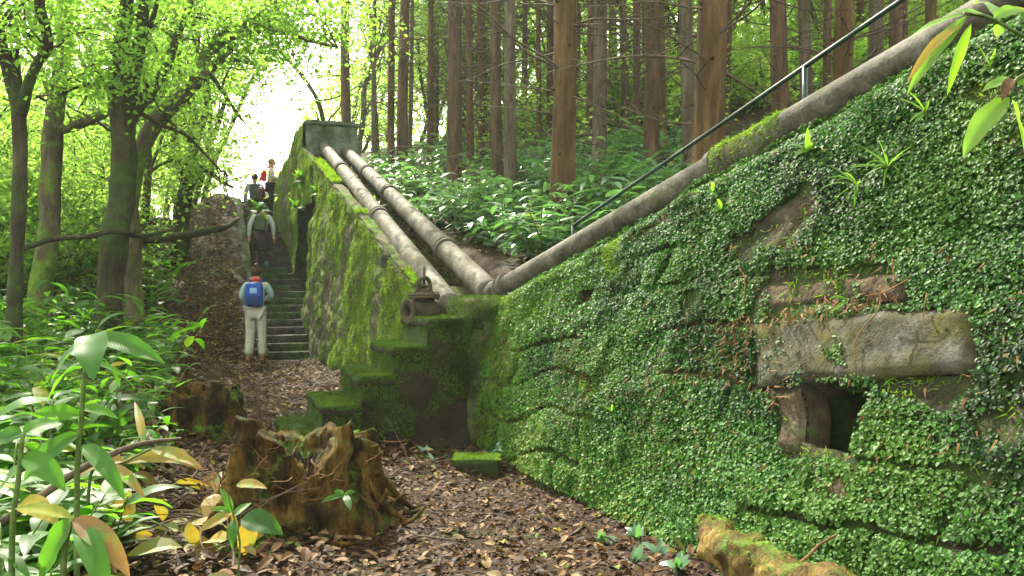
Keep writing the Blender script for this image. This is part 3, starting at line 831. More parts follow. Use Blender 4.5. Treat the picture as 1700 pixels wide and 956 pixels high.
# moss blades on the treads and their front edges
ps, ns = [], []
for k, (tq, zz) in enumerate(treads):
    n = 5200
    q0 = treads[k - 1][0] if k else 0
    q_ = -rng.uniform(q0 - 0.02, tq + 0.01, n); s_ = rng.uniform(-0.05, 1.05, n)
    x, y = XY(q_, s_)
    ps.append(np.stack([x, y, np.full(n, zz + 0.005)], 1)); ns.append(np.tile((0, -.1, 1.0), (n, 1)))
    # riser (faces away from the wall) and the upper rim of the dark side
    n = 2600
    s_ = rng.uniform(0, 1.05, n); zr = zz - rng.random(n) ** 1.4 * 0.26
    x, y = XY(np.full(n, -tq - 0.005), s_)
    ps.append(np.stack([x, y, zr], 1)); ns.append(np.tile((-QX, -QY, 0.4), (n, 1)))
    n = 1300
    q_ = -rng.uniform(q0, tq, n); x, y = XY(q_, np.full(n, -0.045)); zr = zz - rng.random(n) ** 2.5 * 0.22
    ps.append(np.stack([x, y, zr], 1)); ns.append(np.tile((0.3, -0.9, 0.3), (n, 1)))
    n = 1100; q_ = -rng.uniform(0, tq, n); x, y = XY(q_, np.full(n, -0.04)); zr = rng.uniform(0.25, 1, n) * zz
    kk_ = fbm(np.stack([q_, zr, 0 * q_], 1), 4, 3, 88) > 0.05; ps.append(np.stack([x, y, zr], 1)[kk_]); ns.append(np.tile((0.3, -0.9, 0.3), (kk_.sum(), 1)))
moss_on('step_moss', np.vstack(ps), np.vstack(ns), rng.uniform(0.012, 0.04, sum(len(p) for p in ps)), 'soft green moss on the treads of the short side steps', tilt=0.6, down=-0.2, mat='darkblade')
# ledge blocks behind: where valve and pipes stand
blk = empty('ledge_stone', (*XY(0.35, 0.3), 0))
tag(blk, 'low mossy ledge stone between the top side step and the pipe bend', 'stone')
V, Q = box_arrays(-0.02, 1.25, -0.04, 1.0, -0.1, 1.18, div=0.06, rough=0.018, seed=41, r=0.04)
o = link('block', np_mesh('block', qs_map(V), quads=Q), M['mosswall']); unparented_offset(o, blk)
V, Q = box_arrays(0.05, 0.75, 0.05, 0.6, 1.16, 1.4, div=0.04, rough=0.014, seed=42, r=0.04)
o = link('upper_block', np_mesh('upper_block', qs_map(V), quads=Q), M['mosswall']); unparented_offset(o, blk)
n = 9000
q_ = rng.uniform(0.0, 0.8, n); s_ = rng.uniform(0.0, 0.62, n); x, y = XY(q_, s_)
fz = np.where(rng.random(n) < 0.7, 1.41, 1.41 - rng.random(n) * 0.2)
mk = (q_ < 0.08) | (s_ < 0.09)
fz = np.where(mk, 1.41 - rng.random(n) * 0.22, 1.41)
moss_on('ledge_moss', np.stack([x - 0.02 * (q_ < 0.08), y - 0.03 * (s_ < 0.09), fz], 1), np.tile((-.2, -.3, 0.8), (n, 1)), rng.uniform(0.012, 0.035, n), 'moss over the ledge stone below the pipe bend', tilt=0.6, down=-0.1, mat='darkblade')
n = 6000
q_ = rng.uniform(-0.25, 0.42, n); zr = rng.uniform(0.3, 1.42, n); x, y = XY(q_, np.full(n, -0.055) + 0.02 * rng.random(n)); kk_ = fbm(np.stack([q_, zr, 0 * q_], 1), 3, 3, 188) + 0.7 * (zr - .7) > -0.1
moss_on('corner_moss', np.stack([x, y, zr], 1)[kk_], np.tile((0.2, -0.9, 0.3), (kk_.sum(), 1)), rng.uniform(0.015, 0.045, kk_.sum()), 'moss filling the corner between the side steps and the ivy wall', tilt=0.6, down=-0.6, mat='darkblade')
# small mossy block at the foot of the wall
sb = empty('fallen_stone', tuple(P(792, 780, 7.0)))
tag(sb, 'small squared mossy stone lying on the path at the foot of the wall', 'stone')
c = P(792, 780, 7.0)
V, Q = box_arrays(-.19, .19, -.15, .15, -.06, .12, div=0.025, rough=0.012, seed=50, r=0.03)
V = V + np.array([c[0], c[1], Hz(c[0], c[1])])
o = link('block', np_mesh('block', V, quads=Q), M['stepdark']); unparented_offset(o, sb)
n = 2500
x = rng.uniform(-.19, .19, n); y = rng.uniform(-.15, .15, n)
moss_on('stone_moss', np.stack([x + c[0], y + c[1], np.full(n, Hz(c[0], c[1]) + .125)], 1), np.tile((0, 0, 1.0), (n, 1)), rng.uniform(0.012, 0.03, n), 'moss cushion on the small stone at the foot of the wall')

# ------------------------------------------------------------------ main staircase
stairs = empty('long_staircase', (*XY(-0.9, 8.3), 0))
tag(stairs, 'long narrow stone staircase climbing left of the mossy wall', 'staircase')
ns_ = 28
for k in range(ns_):
    s0 = 8.3 + 0.338 * k; z1 = 0.142 * (k + 1)
    V, Q = box_arrays(-1.22, -0.12, s0, s0 + 0.36, z1 - 0.5, z1, div=0.09, rough=0.008, seed=100 + k, r=0.018)
    o = link('step', np_mesh('step', qs_map(V), quads=Q), M['stair']); unparented_offset(o, stairs)
V, Q = box_arrays(-1.44, -1.2, 8.4, 17.9, 0, 1, div=0.1)
V[:, 2] = np.where(V[:, 2] > .5, stair_z(V[:, 1]) + 0.12, stair_z(V[:, 1]) - 0.3) + 0.09 * fbm(V, 2.5, 3, 8)
V[:, 0] += 0.05 * fbm(V, 2, 3, 18)
kerb = link('kerb', np_mesh('kerb', qs_map(V), quads=Q), M['wallrock']); unparented_offset(kerb, stairs)

# ------------------------------------------------------------------ pipes
def collar(bag, p, d, r, wd, sides=28, lips=2):
    d = d / np.linalg.norm(d)
    prof = [(-wd / 2, r), (-wd / 2, r * 1.2), (-wd / 6, r * 1.22), (-wd / 6, r * 1.1), (wd / 6, r * 1.1), (wd / 6, r * 1.22), (wd / 2, r * 1.2), (wd / 2, r)]
    path = np.array([p + d * x for x, _ in prof]); rad = np.array([y for _, y in prof])
    # ring profile on constant axis direction
    ref = np.array([0, 0, 1.0]); A = ref - d * ref.dot(d); A /= np.linalg.norm(A); B = np.cross(d, A)
    th = np.linspace(0, 2 * np.pi, sides, endpoint=False)
    V = path[:, None] + rad[:, None, None] * (np.cos(th)[None, :, None] * A + np.sin(th)[None, :, None] * B)
    idx = np.arange(len(prof) * sides).reshape(len(prof), sides)
    q = np.stack([idx[:-1], np.roll(idx, -1, 1)[:-1], np.roll(idx, -1, 1)[1:], idx[1:]], -1).reshape(-1, 4)
    bag.add(V.reshape(-1, 3), q)
def pipe(name, label, pts, r, collars, rr=None):
    root = empty(name, tuple(pts[0]))
    tag(root, label, 'pipe')
    b = Bag(); pa_ = np.array(pts)
    path = []
    for i in range(len(pts) - 1):
        m = max(2, int(np.linalg.norm(pa_[i + 1] - pa_[i]) / 0.12))
        path += [pa_[i] + (pa_[i + 1] - pa_[i]) * k / m for k in range(m)]
    path.append(pa_[-1])
    b.tube(np.array(path), np.full(len(path), r), 32, rough=0.012, rs=1.5)
    o = b.build('tube', M['pipe']); unparented_offset(o, root)
    for (p, d) in collars:
        c = Bag(); collar(c, np.array(p), np.array(d), r, 0.16)
        o = c.build('collar', M['collar'], smooth=False); unparented_offset(o, root)
    return root
LP0, LP1 = P(748, 508, 9.3), P(537, 243, 20.0)
RP0, RP1 = P(815, 487, 9.15), P(573, 250, 20.2)
def on_line(p0, p1, u):
    ts = np.linspace(0, 1, 2000); L = p0 + (p1 - p0) * ts[:, None]
    uu = 850 + 1400 * L[:, 0] / L[:, 1]
    return L[np.argmin(np.abs(uu - u))]
dL = LP1 - LP0; dR = RP1 - RP0
pipe('water_pipe', 'left one of the two grey pipes running down from the tower to the valve', [LP0, LP1], 0.135, [(on_line(LP0, LP1, 568), dL), (on_line(LP0, LP1, 630), dL)])
# the right pipe bends at the low point and climbs the other wall
bend = P(822, 482, 8.95)
up0 = P(842, 474, 8.75)
upd = np.array([2.46, -4.25, 1.41])
up1 = up0 + upd * 2.1 + np.array([0, 0, -0.1])
pipe('water_pipe', 'right one of the two pipes from the tower, ending at the bend', [RP1, RP0], 0.135, [(on_line(RP0, RP1, 610), dR), (on_line(RP0, RP1, 646), dR), (on_line(RP0, RP1, 740), dR)])
pipe('water_pipe', 'single grey pipe climbing right along the crest of the ivy wall', [RP0 + (RP0 - RP1) * 0.004, bend, up0, up1], 0.108, [(P(838, 476, 8.8), upd), (on_line(up0, up1, 1200), upd)])
# moss sleeve on the upper collar
pc = on_line(up0, up1, 1215); n = 2600
th = rng.uniform(0, 2 * np.pi, n); du = upd / np.linalg.norm(upd); A = np.array([0, 0, 1.0]); A = A - du * A.dot(du); A /= np.linalg.norm(A); B = np.cross(du, A)
th = rng.normal(0, 0.8, n) + 0.4; aln = rng.uniform(-0.1, 0.55, n)
rd = 0.132 - 0.02 * (aln > 0.05)
pts = pc + du * aln[:, None] + (np.cos(th)[:, None] * A + np.sin(th)[:, None] * B) * rd[:, None]
moss_on('pipe_moss', pts, (np.cos(th)[:, None] * A + np.sin(th)[:, None] * B), rng.uniform(0.015, 0.04, n), 'moss cushion round the collar of the climbing pipe', tilt=0.6)
# concrete pipe rest beside the left pipe
pr = empty('pipe_rest', tuple(P(650, 440, 11.5))); tag(pr, 'small pale concrete bracket between wall edge and left pipe', 'bracket')
cc = P(652, 430, 11.3)
V, Q = box_arrays(-0.16, 0.2, -0.05, 0.05, -0.12, 0.06, div=0.03, rough=0.008, seed=61, r=0.01)
x, y = QS(cc[0], cc[1]); V[:, 0] += x; V[:, 1] += y; V[:, 2] += cc[2]
o = link('bracket_arm', np_mesh('bracket_arm', qs_map(V), quads=Q), M['lintel']); unparented_offset(o, pr)

# ------------------------------------------------------------------ gate valve
vc = P(700, 512, 8.75)
valve = empty('gate_valve', (vc[0], vc[1], vc[2] - 0.16), R(40))
tag(valve, 'old rusty gate valve standing on the mossy ledge in front of the pipes', 'valve')
def lathe(bag, prof, sides=36, axis='z', off=(0, 0, 0), arc=1.0):
    th = np.linspace(0, 2 * np.pi, sides, endpoint=False)
    V = []
    for z, r in prof:
        c, s_ = r * np.cos(th), r * np.sin(th)
        V.append(np.stack([c, s_, np.full(sides, z)], 1) if axis == 'z' else np.stack([np.full(sides, z), c, s_], 1))
    V = np.vstack(V) + np.array(off)
    idx = np.arange(len(prof) * sides).reshape(len(prof), sides)
    q = np.stack([idx[:-1], np.roll(idx, -1, 1)[:-1], np.roll(idx, -1, 1)[1:], idx[1:]], -1).reshape(-1, 4)
    bag.add(V, q)
    return bag
b = Bag()   # horizontal body tube, hollow at its open left end
lathe(b, [(-0.135, 0.062), (-0.14, 0.09), (-0.02, 0.125), (0.06, 0.13), (0.13, 0.115), (0.17, 0.10), (0.17, 0.0)], axis='x', off=(0, 0, 0.13))
lathe(b, [(0.13, 0.115), (0.22, 0.105), (0.25, 0.108), (0.27, 0.13)], off=(0.03, 0, 0))
b.build('body', M['iron'], valve)
b = Bag(); lathe(b, [(-0.06, 0.055), (-0.175, 0.056), (-0.18, 0.12), (-0.178, 0.13), (-0.15, 0.13), (-0.147, 0.122), (-0.145, 0.085), (-0.1, 0.09)], axis='x', off=(0, 0, 0.13))
b.build('end_flange', M['iron'], valve)
b = Bag(); lathe(b, [(0.262, 0.12), (0.264, 0.158), (0.272, 0.168), (0.288, 0.168), (0.292, 0.16), (0.296, 0.168), (0.312, 0.166), (0.318, 0.155), (0.325, 0.085), (0.335, 0.06), (0.335, 0.0)], off=(0.03, 0, 0))
b.build('bonnet_flange', M['iron'], valve)
for k in range(8):
    an = k * math.pi / 4 + 0.2
    b = Bag(); lathe(b, [(0.25, 0), (0.25, 0.014), (0.332, 0.014), (0.332, 0)], sides=6, off=(0.03 + 0.14 * math.cos(an), 0.14 * math.sin(an), 0))
    b.build('bolt', M['iron'], valve, smooth=False)
b = Bag()   # yoke: arch of two arms
arch = [(-0.085, 0, 0.315), (-0.08, 0, 0.38), (-0.062, 0, 0.445), (-0.03, 0, 0.475), (0, 0, 0.48), (0.03, 0, 0.475), (0.062, 0, 0.445), (0.08, 0, 0.38), (0.085, 0, 0.315)]
b.tube(np.array(arch) + np.array([0.03, 0, 0]), [0.022] * 9, 10, smooth=4)
b.build('yoke', M['iron'], valve)
b = Bag(); lathe(b, [(0.33, 0.05), (0.36, 0.05), (0.362, 0.032), (0.385, 0.03), (0.387, 0.055), (0.4, 0.055), (0.402, 0.02), (0.42, 0.018)], off=(0.03, 0, 0)); b.build('gland', M['iron'], valve)
b = Bag(); lathe(b, [(0.40, 0.014), (0.455, 0.014), (0.456, 0.032), (0.495, 0.03), (0.5, 0.015), (0.58, 0.013), (0.583, 0.008), (0.60, 0.006), (0.60, 0)], off=(0.03, 0, 0)); b.build('stem', M['iron'], valve)

# ------------------------------------------------------------------ green handrail above the climbing pipe
r0, r1 = P(951, 375, 8.8), P(1500, -2, 5.2)
rail = empty('handrail', tuple(r0)); tag(rail, 'dark green metal handrail sloping up behind the climbing pipe', 'handrail')
r2 = r0 + (r1 - r0) * 1.35
b = Bag(); m = 40; b.tube(np.array([r0 + (r2 - r0) * k / m for k in range(m + 1)]), [0.017] * (m + 1), 12)
o = b.build('rail', M['green_paint']); unparented_offset(o, rail)
for u in (951.5, 1336, 1640):
    p = on_line(r0, r2, u) if u < 1600 else r0 + (r2 - r0) * 0.9
    b = Bag(); b.tube(np.array([p, p - np.array([0, 0, 0.3]), p - np.array([0, 0, 0.75])]), [0.019] * 3, 10)
    o = b.build('post', M['green_paint']); unparented_offset(o, rail)

# ------------------------------------------------------------------ hero trees on the left
def px_tube(pts, Y, sides=12, dy=0, rough=0.12, bag=None, seed=0):
    """trunk through photo pixels (u, v, halfwidth px) at depth Y (+dy drift)"""
    n = len(pts)
    path = [P(u, v, Y + dy * i / max(1, n - 1)) for i, (u, v, r) in enumerate(pts)]
    rad = [r / 1400 * Y for _, _, r in pts]
    b = bag or Bag()
    b.tube(path, rad, sides, smooth=7, rough=rough, rs=3.5, seed=seed)
    return b
def twig_cluster(bag, p, d, L, r, depth, rr):
    """recursive wiggly twigs"""
    n = 5
    pts = [np.array(p)]; dd = np.array(d, float)
    for i in range(n):
        dd = dd + rr.normal(0, 0.28, 3); dd /= np.linalg.norm(dd)
        pts.append(pts[-1] + dd * L / n)
    bag.tube(pts, np.linspace(r, r * 0.35, n + 1), 5, smooth=2)
    ends = [pts[-1]]
    if depth > 0:
        for k in range(rr.integers(2, 4)):
            i = rr.integers(1, n + 1)
            nd = dd + rr.normal(0, 0.7, 3); nd /= np.linalg.norm(nd)
            ends += twig_cluster(bag, pts[i], nd, L * 0.65, r * 0.55, depth - 1, rr)
    return ends
def leaf_cloud(name, centers, per, spread, size, mat, parent=None, flat=0.55):
    centers = np.asarray(centers)
    n = len(centers) * per
    c = np.repeat(centers, per, 0)
    sp = np.repeat(rng.uniform(0.6, 1.3, len(centers)) * spread, per)[:, None]
    d = rng.normal(0, 1, (n, 3)) * sp * np.array([1, 1, flat])
    p = c + d
    nn = rng.normal(0, 0.6, (n, 3)) + np.array([0, 0, 0.9])
    rn = np.clip(np.repeat(rng.random(len(centers)), per) * 0.5 + 0.5 * rng.random(n), 0, 1)
    o = scatter(name, p, nn, rng.uniform(0.7, 1.3, n) * size, T_DIA, mat, tilt=0.4, rnd=rn)
    if parent: unparented_offset(o, parent)
    return o

def hero_tree(name, label, base, trunk, branches, Y, mat, crown_box, ncl, leafmat, twigs=14, per=110, size=0.085, spread=0.42):
    bp = P(base[0], base[1], Y); zg = Hz(bp[0], bp[1])
    root = empty(name, (bp[0], bp[1], zg)); tag(root, label, 'tree')
    tr = list(trunk)
    b = Bag()
    path = [P(u, v, Y) for u, v, r in tr]; rad = [r / 1400 * Y for *_, r in tr]
    path = [np.array([path[0][0], Y, zg - 0.15])] + path; rad = [rad[0] * 1.3] + rad
    # carry the trunk on above the frame
    path.append(path[-1] + (path[-1] - path[-2]) * 2.2); rad.append(rad[-1] * 0.6)
    rad = [q_ * 0.85 for q_ in rad]; b.tube(path, rad, 18, smooth=8, rough=0.13, rs=2.6, seed=len(label))
    o = b.build('trunk', mat); unparented_offset(o, root)
    ends = [path[-1]]; brp = []
    rr = np.random.default_rng(len(label))
    for pts in branches:
        b = Bag()
        px = [P(u, v, Y + (dyy if len(r_) else 0)) for (u, v, *r_), dyy in zip(pts, np.linspace(0, rr.uniform(-1.0, 1.5), len(pts)))]
        rd = [p_[2] / 1400 * Y for p_ in pts]
        last = px[-1]; brp += px[2:]
        b.tube(px, rd, 10, smooth=6, rough=0.12, rs=4, seed=3)
        # side twigs
        for _ in range(3):
            i = rr.integers(1, len(px)); d = rr.normal(0, 1, 3); d[2] = abs(d[2]) * 0.6
            ends += twig_cluster(b, px[i], d / np.linalg.norm(d), rr.uniform(0.6, 1.3), 0.018, 1, rr)
        ends.append(last)
        o = b.build('branch', mat); unparented_offset(o, root)
    x0, x1, y0, y1, z0, z1 = crown_box
    y0 += 2.2; y1 += 3.5; z0 += 0.4; z1 += 1.2
    cl = np.stack([rng.uniform(x0, x1, ncl), rng.uniform(y0, y1, ncl), rng.uniform(z0, z1, ncl)], 1)
    pu = 850 + 1400 * cl[:, 0] / cl[:, 1]; pv = 478 - 1400 * (cl[:, 2] - 1.5) / cl[:, 1]
    cl = cl[~((pu > 330) & (pu < 660) & (pv > 30))]; ncl = len(cl)
    tw = Bag(); nodes = [q_ for q_ in path[-3:]] + brp
    cl = list(cl); order = []; nn_ = [np.array(q_) for q_ in nodes]
    while cl:
        dm = [min(np.linalg.norm(c - q_) for q_ in nn_) for c in cl]; i_ = int(np.argmin(dm)); order.append(cl.pop(i_)); nn_.append(order[-1])
    cl = np.array(order)
    for k in range(ncl):
        c = cl[k]; nd = np.array(nodes); j = int(np.argmin(np.linalg.norm(nd - c, axis=1) + 2.5 * np.maximum(0, nd[:, 2] - c[2])))
        a0 = nd[j]; mid = (a0 + c) / 2 + rr.normal(0, 0.25, 3)
        mid2 = (mid + c) / 2 + rr.normal(0, 0.15, 3); tw.tube([a0, mid, mid2, c], [0.022, 0.016, 0.01, 0.005], 6, smooth=5)
        nodes.append(c); nodes.append(mid)
        if k < twigs:
            d = rr.normal(0, 1, 3); twig_cluster(tw, c, d / np.linalg.norm(d), 1.0, 0.012, 1, rr)
    o = tw.build('twigs', M['barkdark']); unparented_offset(o, root)
    ends = np.array(ends); pu = 850 + 1400 * ends[:, 0] / ends[:, 1]; pv = 478 - 1400 * (ends[:, 2] - 1.5) / ends[:, 1]
    ends = ends[~((pu > 350) & (pu < 650) & (pv > 100))]
    allc = np.vstack([cl, ends])
    leaf_cloud('crown', allc, per, spread, size, leafmat, root)
    return root
hero_tree('broadleaf_tree', 'large forked dark trunk with mossy limbs standing left of the dirt bank', (190, 590), [(187, 590, 30), (180, 520, 26), (186, 440, 25), (196, 360, 25), (206, 290, 24), (204, 220, 22), (199, 170, 20), (195, 100, 16), (207, 40, 14), (216, -40, 12)],
          [[(206, 225, 17), (212, 170, 14), (224, 110, 12), (236, 40, 10), (246, -50, 8)],
           [(208, 205, 13), (238, 165, 11), (272, 118, 9), (293, 62, 7), (308, 25, 6), (335, -40, 5)],
           [(215, 150, 7), (228, 100, 6), (232, 70, 5), (250, 40, 4), (262, 0, 3)],
           [(222, 180, 4), (262, 205, 4), (305, 222, 3), (335, 250, 2.5), (368, 285, 1.5)],
           [(200, 140, 4), (165, 145, 3.5), (135, 142, 3), (105, 155, 2)]],
          12.0, M['barkdark'], (-8.5, -3.2, 10.5, 15, 4.0, 7.5), 26, M['bgleaf'], per=90)
hero_tree('broadleaf_tree', 'mossy leaning trunk close behind the large forked trunk, its limb arching over the stairs', (226, 575), [(226, 575, 18), (222, 480, 17), (220, 400, 16), (216, 330, 16), (232, 255, 16), (262, 200, 17), (298, 165, 14), (325, 138, 11)],
          [[(322, 142, 11), (335, 108, 11), (352, 78, 11), (385, 56, 10), (425, 48, 9), (452, 32, 8), (466, -10, 6), (470, -60, 5)],
           [(352, 76, 5), (372, 50, 4.5), (395, 42, 4), (430, 25, 4), (462, 0, 3)],
           [(440, 44, 5), (480, 55, 3.5), (515, 68, 3), (560, 78, 2)],
           [(345, 90, 4), (345, 107, 3.5), (390, 100, 3), (425, 108, 2)],
           [(325, 140, 5), (350, 128, 4), (368, 150, 3), (395, 190, 2.5), (408, 205, 1.5)]],
          12.9, M['barkmoss'], (-6.0, -1.2, 11, 15, 4.8, 7.5), 22, M['bgleaf'], per=90)
hero_tree('broadleaf_tree', 'thick pale trunk greened with moss at its foot, second from the left edge', (62, 560), [(60, 545, 24), (70, 470, 21), (80, 385, 20), (84, 300, 19), (88, 225, 19), (96, 150, 16), (107, 80, 13), (110, 20, 12), (108, -40, 11)],
          [[(100, 214, 9), (125, 208, 8.5), (155, 196, 8), (186, 182, 7), (200, 176, 6)],
           [(92, 180, 5), (70, 120, 4), (60, 60, 3), (40, 10, 2)]],
          13.6, M['barkmoss'], (-10, -6, 12, 16, 3.5, 7.5), 26, M['bgleaf'], per=90)
hero_tree('broadleaf_tree', 'slim dark trunk forking into a Y at the left edge', (22, 560), [(22, 560, 17), (26, 470, 13), (30, 380, 13), (33, 290, 13), (33, 225, 13), (30, 180, 13)],
          [[(32, 190, 11), (20, 140, 10), (8, 95, 9), (-3, 40, 8), (-20, -40, 7)],
           [(34, 190, 10), (46, 145, 9), (62, 105, 8), (79, 78, 8), (75, 45, 8), (66, 10, 8), (68, -40, 7)],
           [(70, 75, 4), (50, 60, 3.5), (25, 45, 3), (0, 38, 2.5), (-30, 30, 2)]],
          10.5, M['barkdark'], (-8, -5.5, 9, 12, 4.2, 6.5), 14, M['bgleaf'], per=80)
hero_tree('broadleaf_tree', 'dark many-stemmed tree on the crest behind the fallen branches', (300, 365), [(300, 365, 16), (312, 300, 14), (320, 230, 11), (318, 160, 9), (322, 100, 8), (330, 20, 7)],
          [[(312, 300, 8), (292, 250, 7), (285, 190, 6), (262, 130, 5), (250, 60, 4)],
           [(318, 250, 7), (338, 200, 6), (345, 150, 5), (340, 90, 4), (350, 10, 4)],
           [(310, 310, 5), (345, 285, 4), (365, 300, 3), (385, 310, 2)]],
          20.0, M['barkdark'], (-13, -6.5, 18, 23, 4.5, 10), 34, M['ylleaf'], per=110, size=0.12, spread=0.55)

# fallen branches on the crest of the bank
def fallen(label, pts, Ys, mat, name='fallen_branch'):
    path = [P(u, v, y) for (u, v, r), y in zip(pts, Ys)]
    root = empty(name, tuple(path[0])); tag(root, label, 'branch')
    b = Bag(); b.tube(path, [r / 1400 * y for (_, _, r), y in zip(pts, Ys)], 10, smooth=6, rough=0.15, rs=4)
    rr = np.random.default_rng(len(label))
    for _ in range(4):
        i = rr.integers(1, len(path) - 1); d = rr.normal(0, 1, 3)
        twig_cluster(b, path[i], d / np.linalg.norm(d), 0.5, 0.012, 1, rr)
    o = b.build('bough', mat); unparented_offset(o, root)
fallen('thick dark branch lying along the crest of the dirt bank', [(228, 398, 7), (270, 396, 7), (320, 388, 7), (350, 382, 6), (376, 376, 5), (396, 362, 3)], [15.5, 16.5, 17.6, 18.5, 19.2, 19.8], M['barkdark'])
fallen('long thin crooked branch leaning across the two left trunks', [(36, 414, 4), (70, 402, 4), (95, 396, 4), (150, 392, 4.5), (182, 383, 5), (205, 386, 4.5), (235, 392, 4), (290, 380, 3)], [11.0, 11.1, 11.2, 11.2, 11.3, 11.6, 12.2, 13.2], M['barkdark'])

# ------------------------------------------------------------------ conifers on the right
def make_conifer(mat, seed, kind_r=0.2, height=17):
    rr = np.random.default_rng(seed)
    root = empty('conifer_tree', (0, 0, -50))
    b = Bag()
    hs = np.linspace(-0.4, height, 60)
    wob = np.stack([0.06 * np.sin(hs * 0.5 + seed), 0.05 * np.cos(hs * 0.4 + seed * 2), hs], 1)
    rad = 0.17 * (1 - 0.62 * np.clip(hs, 0, height) / height) * (1 + 0.5 * np.exp(-np.clip(hs + 0.4, 0, 9) * 2.2))
    b.tube(wob, rad, 20, rough=0.05, rs=5, seed=seed)
    # knots
    for _ in range(34):
        z = rr.uniform(1, 9); an = rr.uniform(0, 6.28); i = int((z + 0.4) / (height + 0.4) * 59)
        d = np.array([math.cos(an), math.sin(an), 0.25]); p = wob[i] + d * rad[i] * 0.8
        b.tube([p, p + d * 0.05, p + d * 0.09], [0.028, 0.022, 0.01], 6)
    child(b.build('trunk', mat), root)
    b = Bag()
    for k in range(70):
        z = rr.uniform(1.0, 9.5); an = rr.uniform(0, 6.28); i = int((z + 0.4) / (height + 0.4) * 59)
        L = rr.uniform(0.8, 2.6) * (1 if k % 3 else 0.4); d = np.array([math.cos(an), math.sin(an), rr.uniform(-0.35, 0.45)])
        pts = [wob[i]]; dd = d.copy()
        for j in range(5):
            dd = dd + rr.normal(0, 0.12, 3) + np.array([0, 0, -0.05 + 0.03 * j]); dd /= np.linalg.norm(dd); pts.append(pts[-1] + dd * L / 5)
        r0_ = 0.013 if k % 4 else 0.02
        b.tube(pts, np.linspace(r0_, 0.004, 6), 4, smooth=2)
        for j in (2, 3, 4):
            sdv = np.cross(dd, (0, 0, 1)) * rr.choice((-1, 1)) + dd * 0.8 + rr.normal(0, 0.3, 3); sdv /= np.linalg.norm(sdv)
            b.tube([pts[j], pts[j] + sdv * L * 0.2, pts[j] + sdv * L * 0.38 + rr.normal(0, .05, 3)], [0.006, 0.004, 0.0025], 3)
    child(b.build('dead_branches', M['twig']), root)
    # live crown far above the frame
    cl = []
    for k in range(42):
        z = rr.uniform(9.5, height); rr_ = (height + 1.5 - z) * 0.34; an = rr.uniform(0, 6.28); dd = rr.uniform(0.2, 1) * rr_
        cl.append((dd * math.cos(an), dd * math.sin(an), z))
    o = leaf_cloud('crown', cl, 60, 0.38, 0.16, M['needle'], None, flat=0.4)
    child(o, root)
    return root
protos = [make_conifer(M['bark'], 1), make_conifer(M['barkgrey'], 2), make_conifer(M['barkred'], 3)]
used = [False] * 3
def put(protolist, usedlist, i, x, y, z, rz, sxy, sz, label, cat, group):
    p = protolist[i]
    o = p if not usedlist[i] else copy_tree(p)
    usedlist[i] = True
    o.location = (x, y, z); o.rotation_euler = (random.uniform(-.02, .02), random.uniform(-.02, .02), rz); o.scale = (sxy, sxy, sz)
    tag(o, label, cat, group)
    return o
conif = [  # u, width px at eye level, depth, proto, label
    (578, 17, 27, 2, 'thin red-brown conifer trunk rising directly behind the square tower'),
    (670, 19, 24, 2, 'reddish conifer trunk right of the tower, nearest to it on the slope'),
    (681, 8, 26, 1, 'very thin stem touching the reddish conifer right of the tower'),
    (750, 26, 18, 2, 'red-brown conifer trunk standing among the white-glinting plants'),
    (829, 20, 16.5, 2, 'reddish left half of the close conifer pair in the middle'),
    (848, 21, 15, 1, 'grey knotty right half of the close conifer pair in the middle'),
    (871, 10, 25, 1, 'slender grey conifer just right of the close pair'),
    (894, 9, 22, 0, 'slender brown stem close to the left of the thick dark conifer'),
    (926, 41, 12, 0, 'thick dark brown conifer rooted behind the low end of the handrail'),
    (978, 14, 20, 2, 'thin conifer half hidden behind the grey knotty trunk right of the thick dark one'),
    (998, 25, 16, 1, 'grey knotty conifer first to the right of the thick dark one'),
    (1038, 14, 22, 1, 'thin greyish conifer left of the twin reddish trunks'),
    (1060, 14, 21, 2, 'thin reddish conifer left of the crooked brown trunk'),
    (1080, 26, 15, 2, 'crooked reddish conifer with flaking bark above the handrail'),
    (1127, 10, 25, 1, 'very thin far conifer left of the golden trunk'),
    (1142, 24, 13.5, 1, 'grey-brown conifer pressed close to the left of the golden trunk'),
    (1176, 53, 9.6, 0, 'thickest golden-brown conifer rising right behind the handrail'),
    (1205, 11, 22, 2, 'thin reddish conifer just right of the golden trunk'),
    (1297, 30, 13, 2, 'reddish conifer left of the handrail post'),
    (1338, 22, 15, 1, 'grey conifer right behind the handrail post'),
    (1403, 34, 12.5, 0, 'brown conifer crossing the handrail on the upper right'),
    (1456, 26, 15.5, 1, 'shaded grey conifer near the top right where pipe leaves the frame'),
    (712, 9, 33, 1, 'far thin grey trunk between the two red-brown conifers'),
    (770, 8, 34, 0, 'far thin trunk right of the red-brown conifer among plants'),
    (1015, 9, 30, 0, 'far thin trunk behind the grey knotty conifer'),
    (1110, 9, 31, 2, 'far thin reddish trunk between crooked and golden conifers'),
    (1240, 10, 32, 1, 'far thin trunk in the bright gap right of the golden conifer'),
    (800, 10, 23, 0, 'slim brown trunk just left of the close conifer pair'),
    (958, 9, 24, 1, 'slim grey trunk between the thick dark conifer and its grey neighbour'),
    (1100, 12, 19, 0, 'slim brown trunk leaning behind the crooked reddish conifer'),
    (1375, 14, 20, 2, 'slim reddish trunk between the two conifers left of the pipe end'),
    (1430, 13, 24, 0, 'slim brown trunk behind the upper right conifers'),
    (1265, 9, 28, 2, 'slender far stem just left of the post conifer'),
    (620, 9, 30, 1, 'slender grey stem right of the square tower'),
    (1490, 22, 14, 2, 'reddish trunk right behind the end of the handrail'),
]
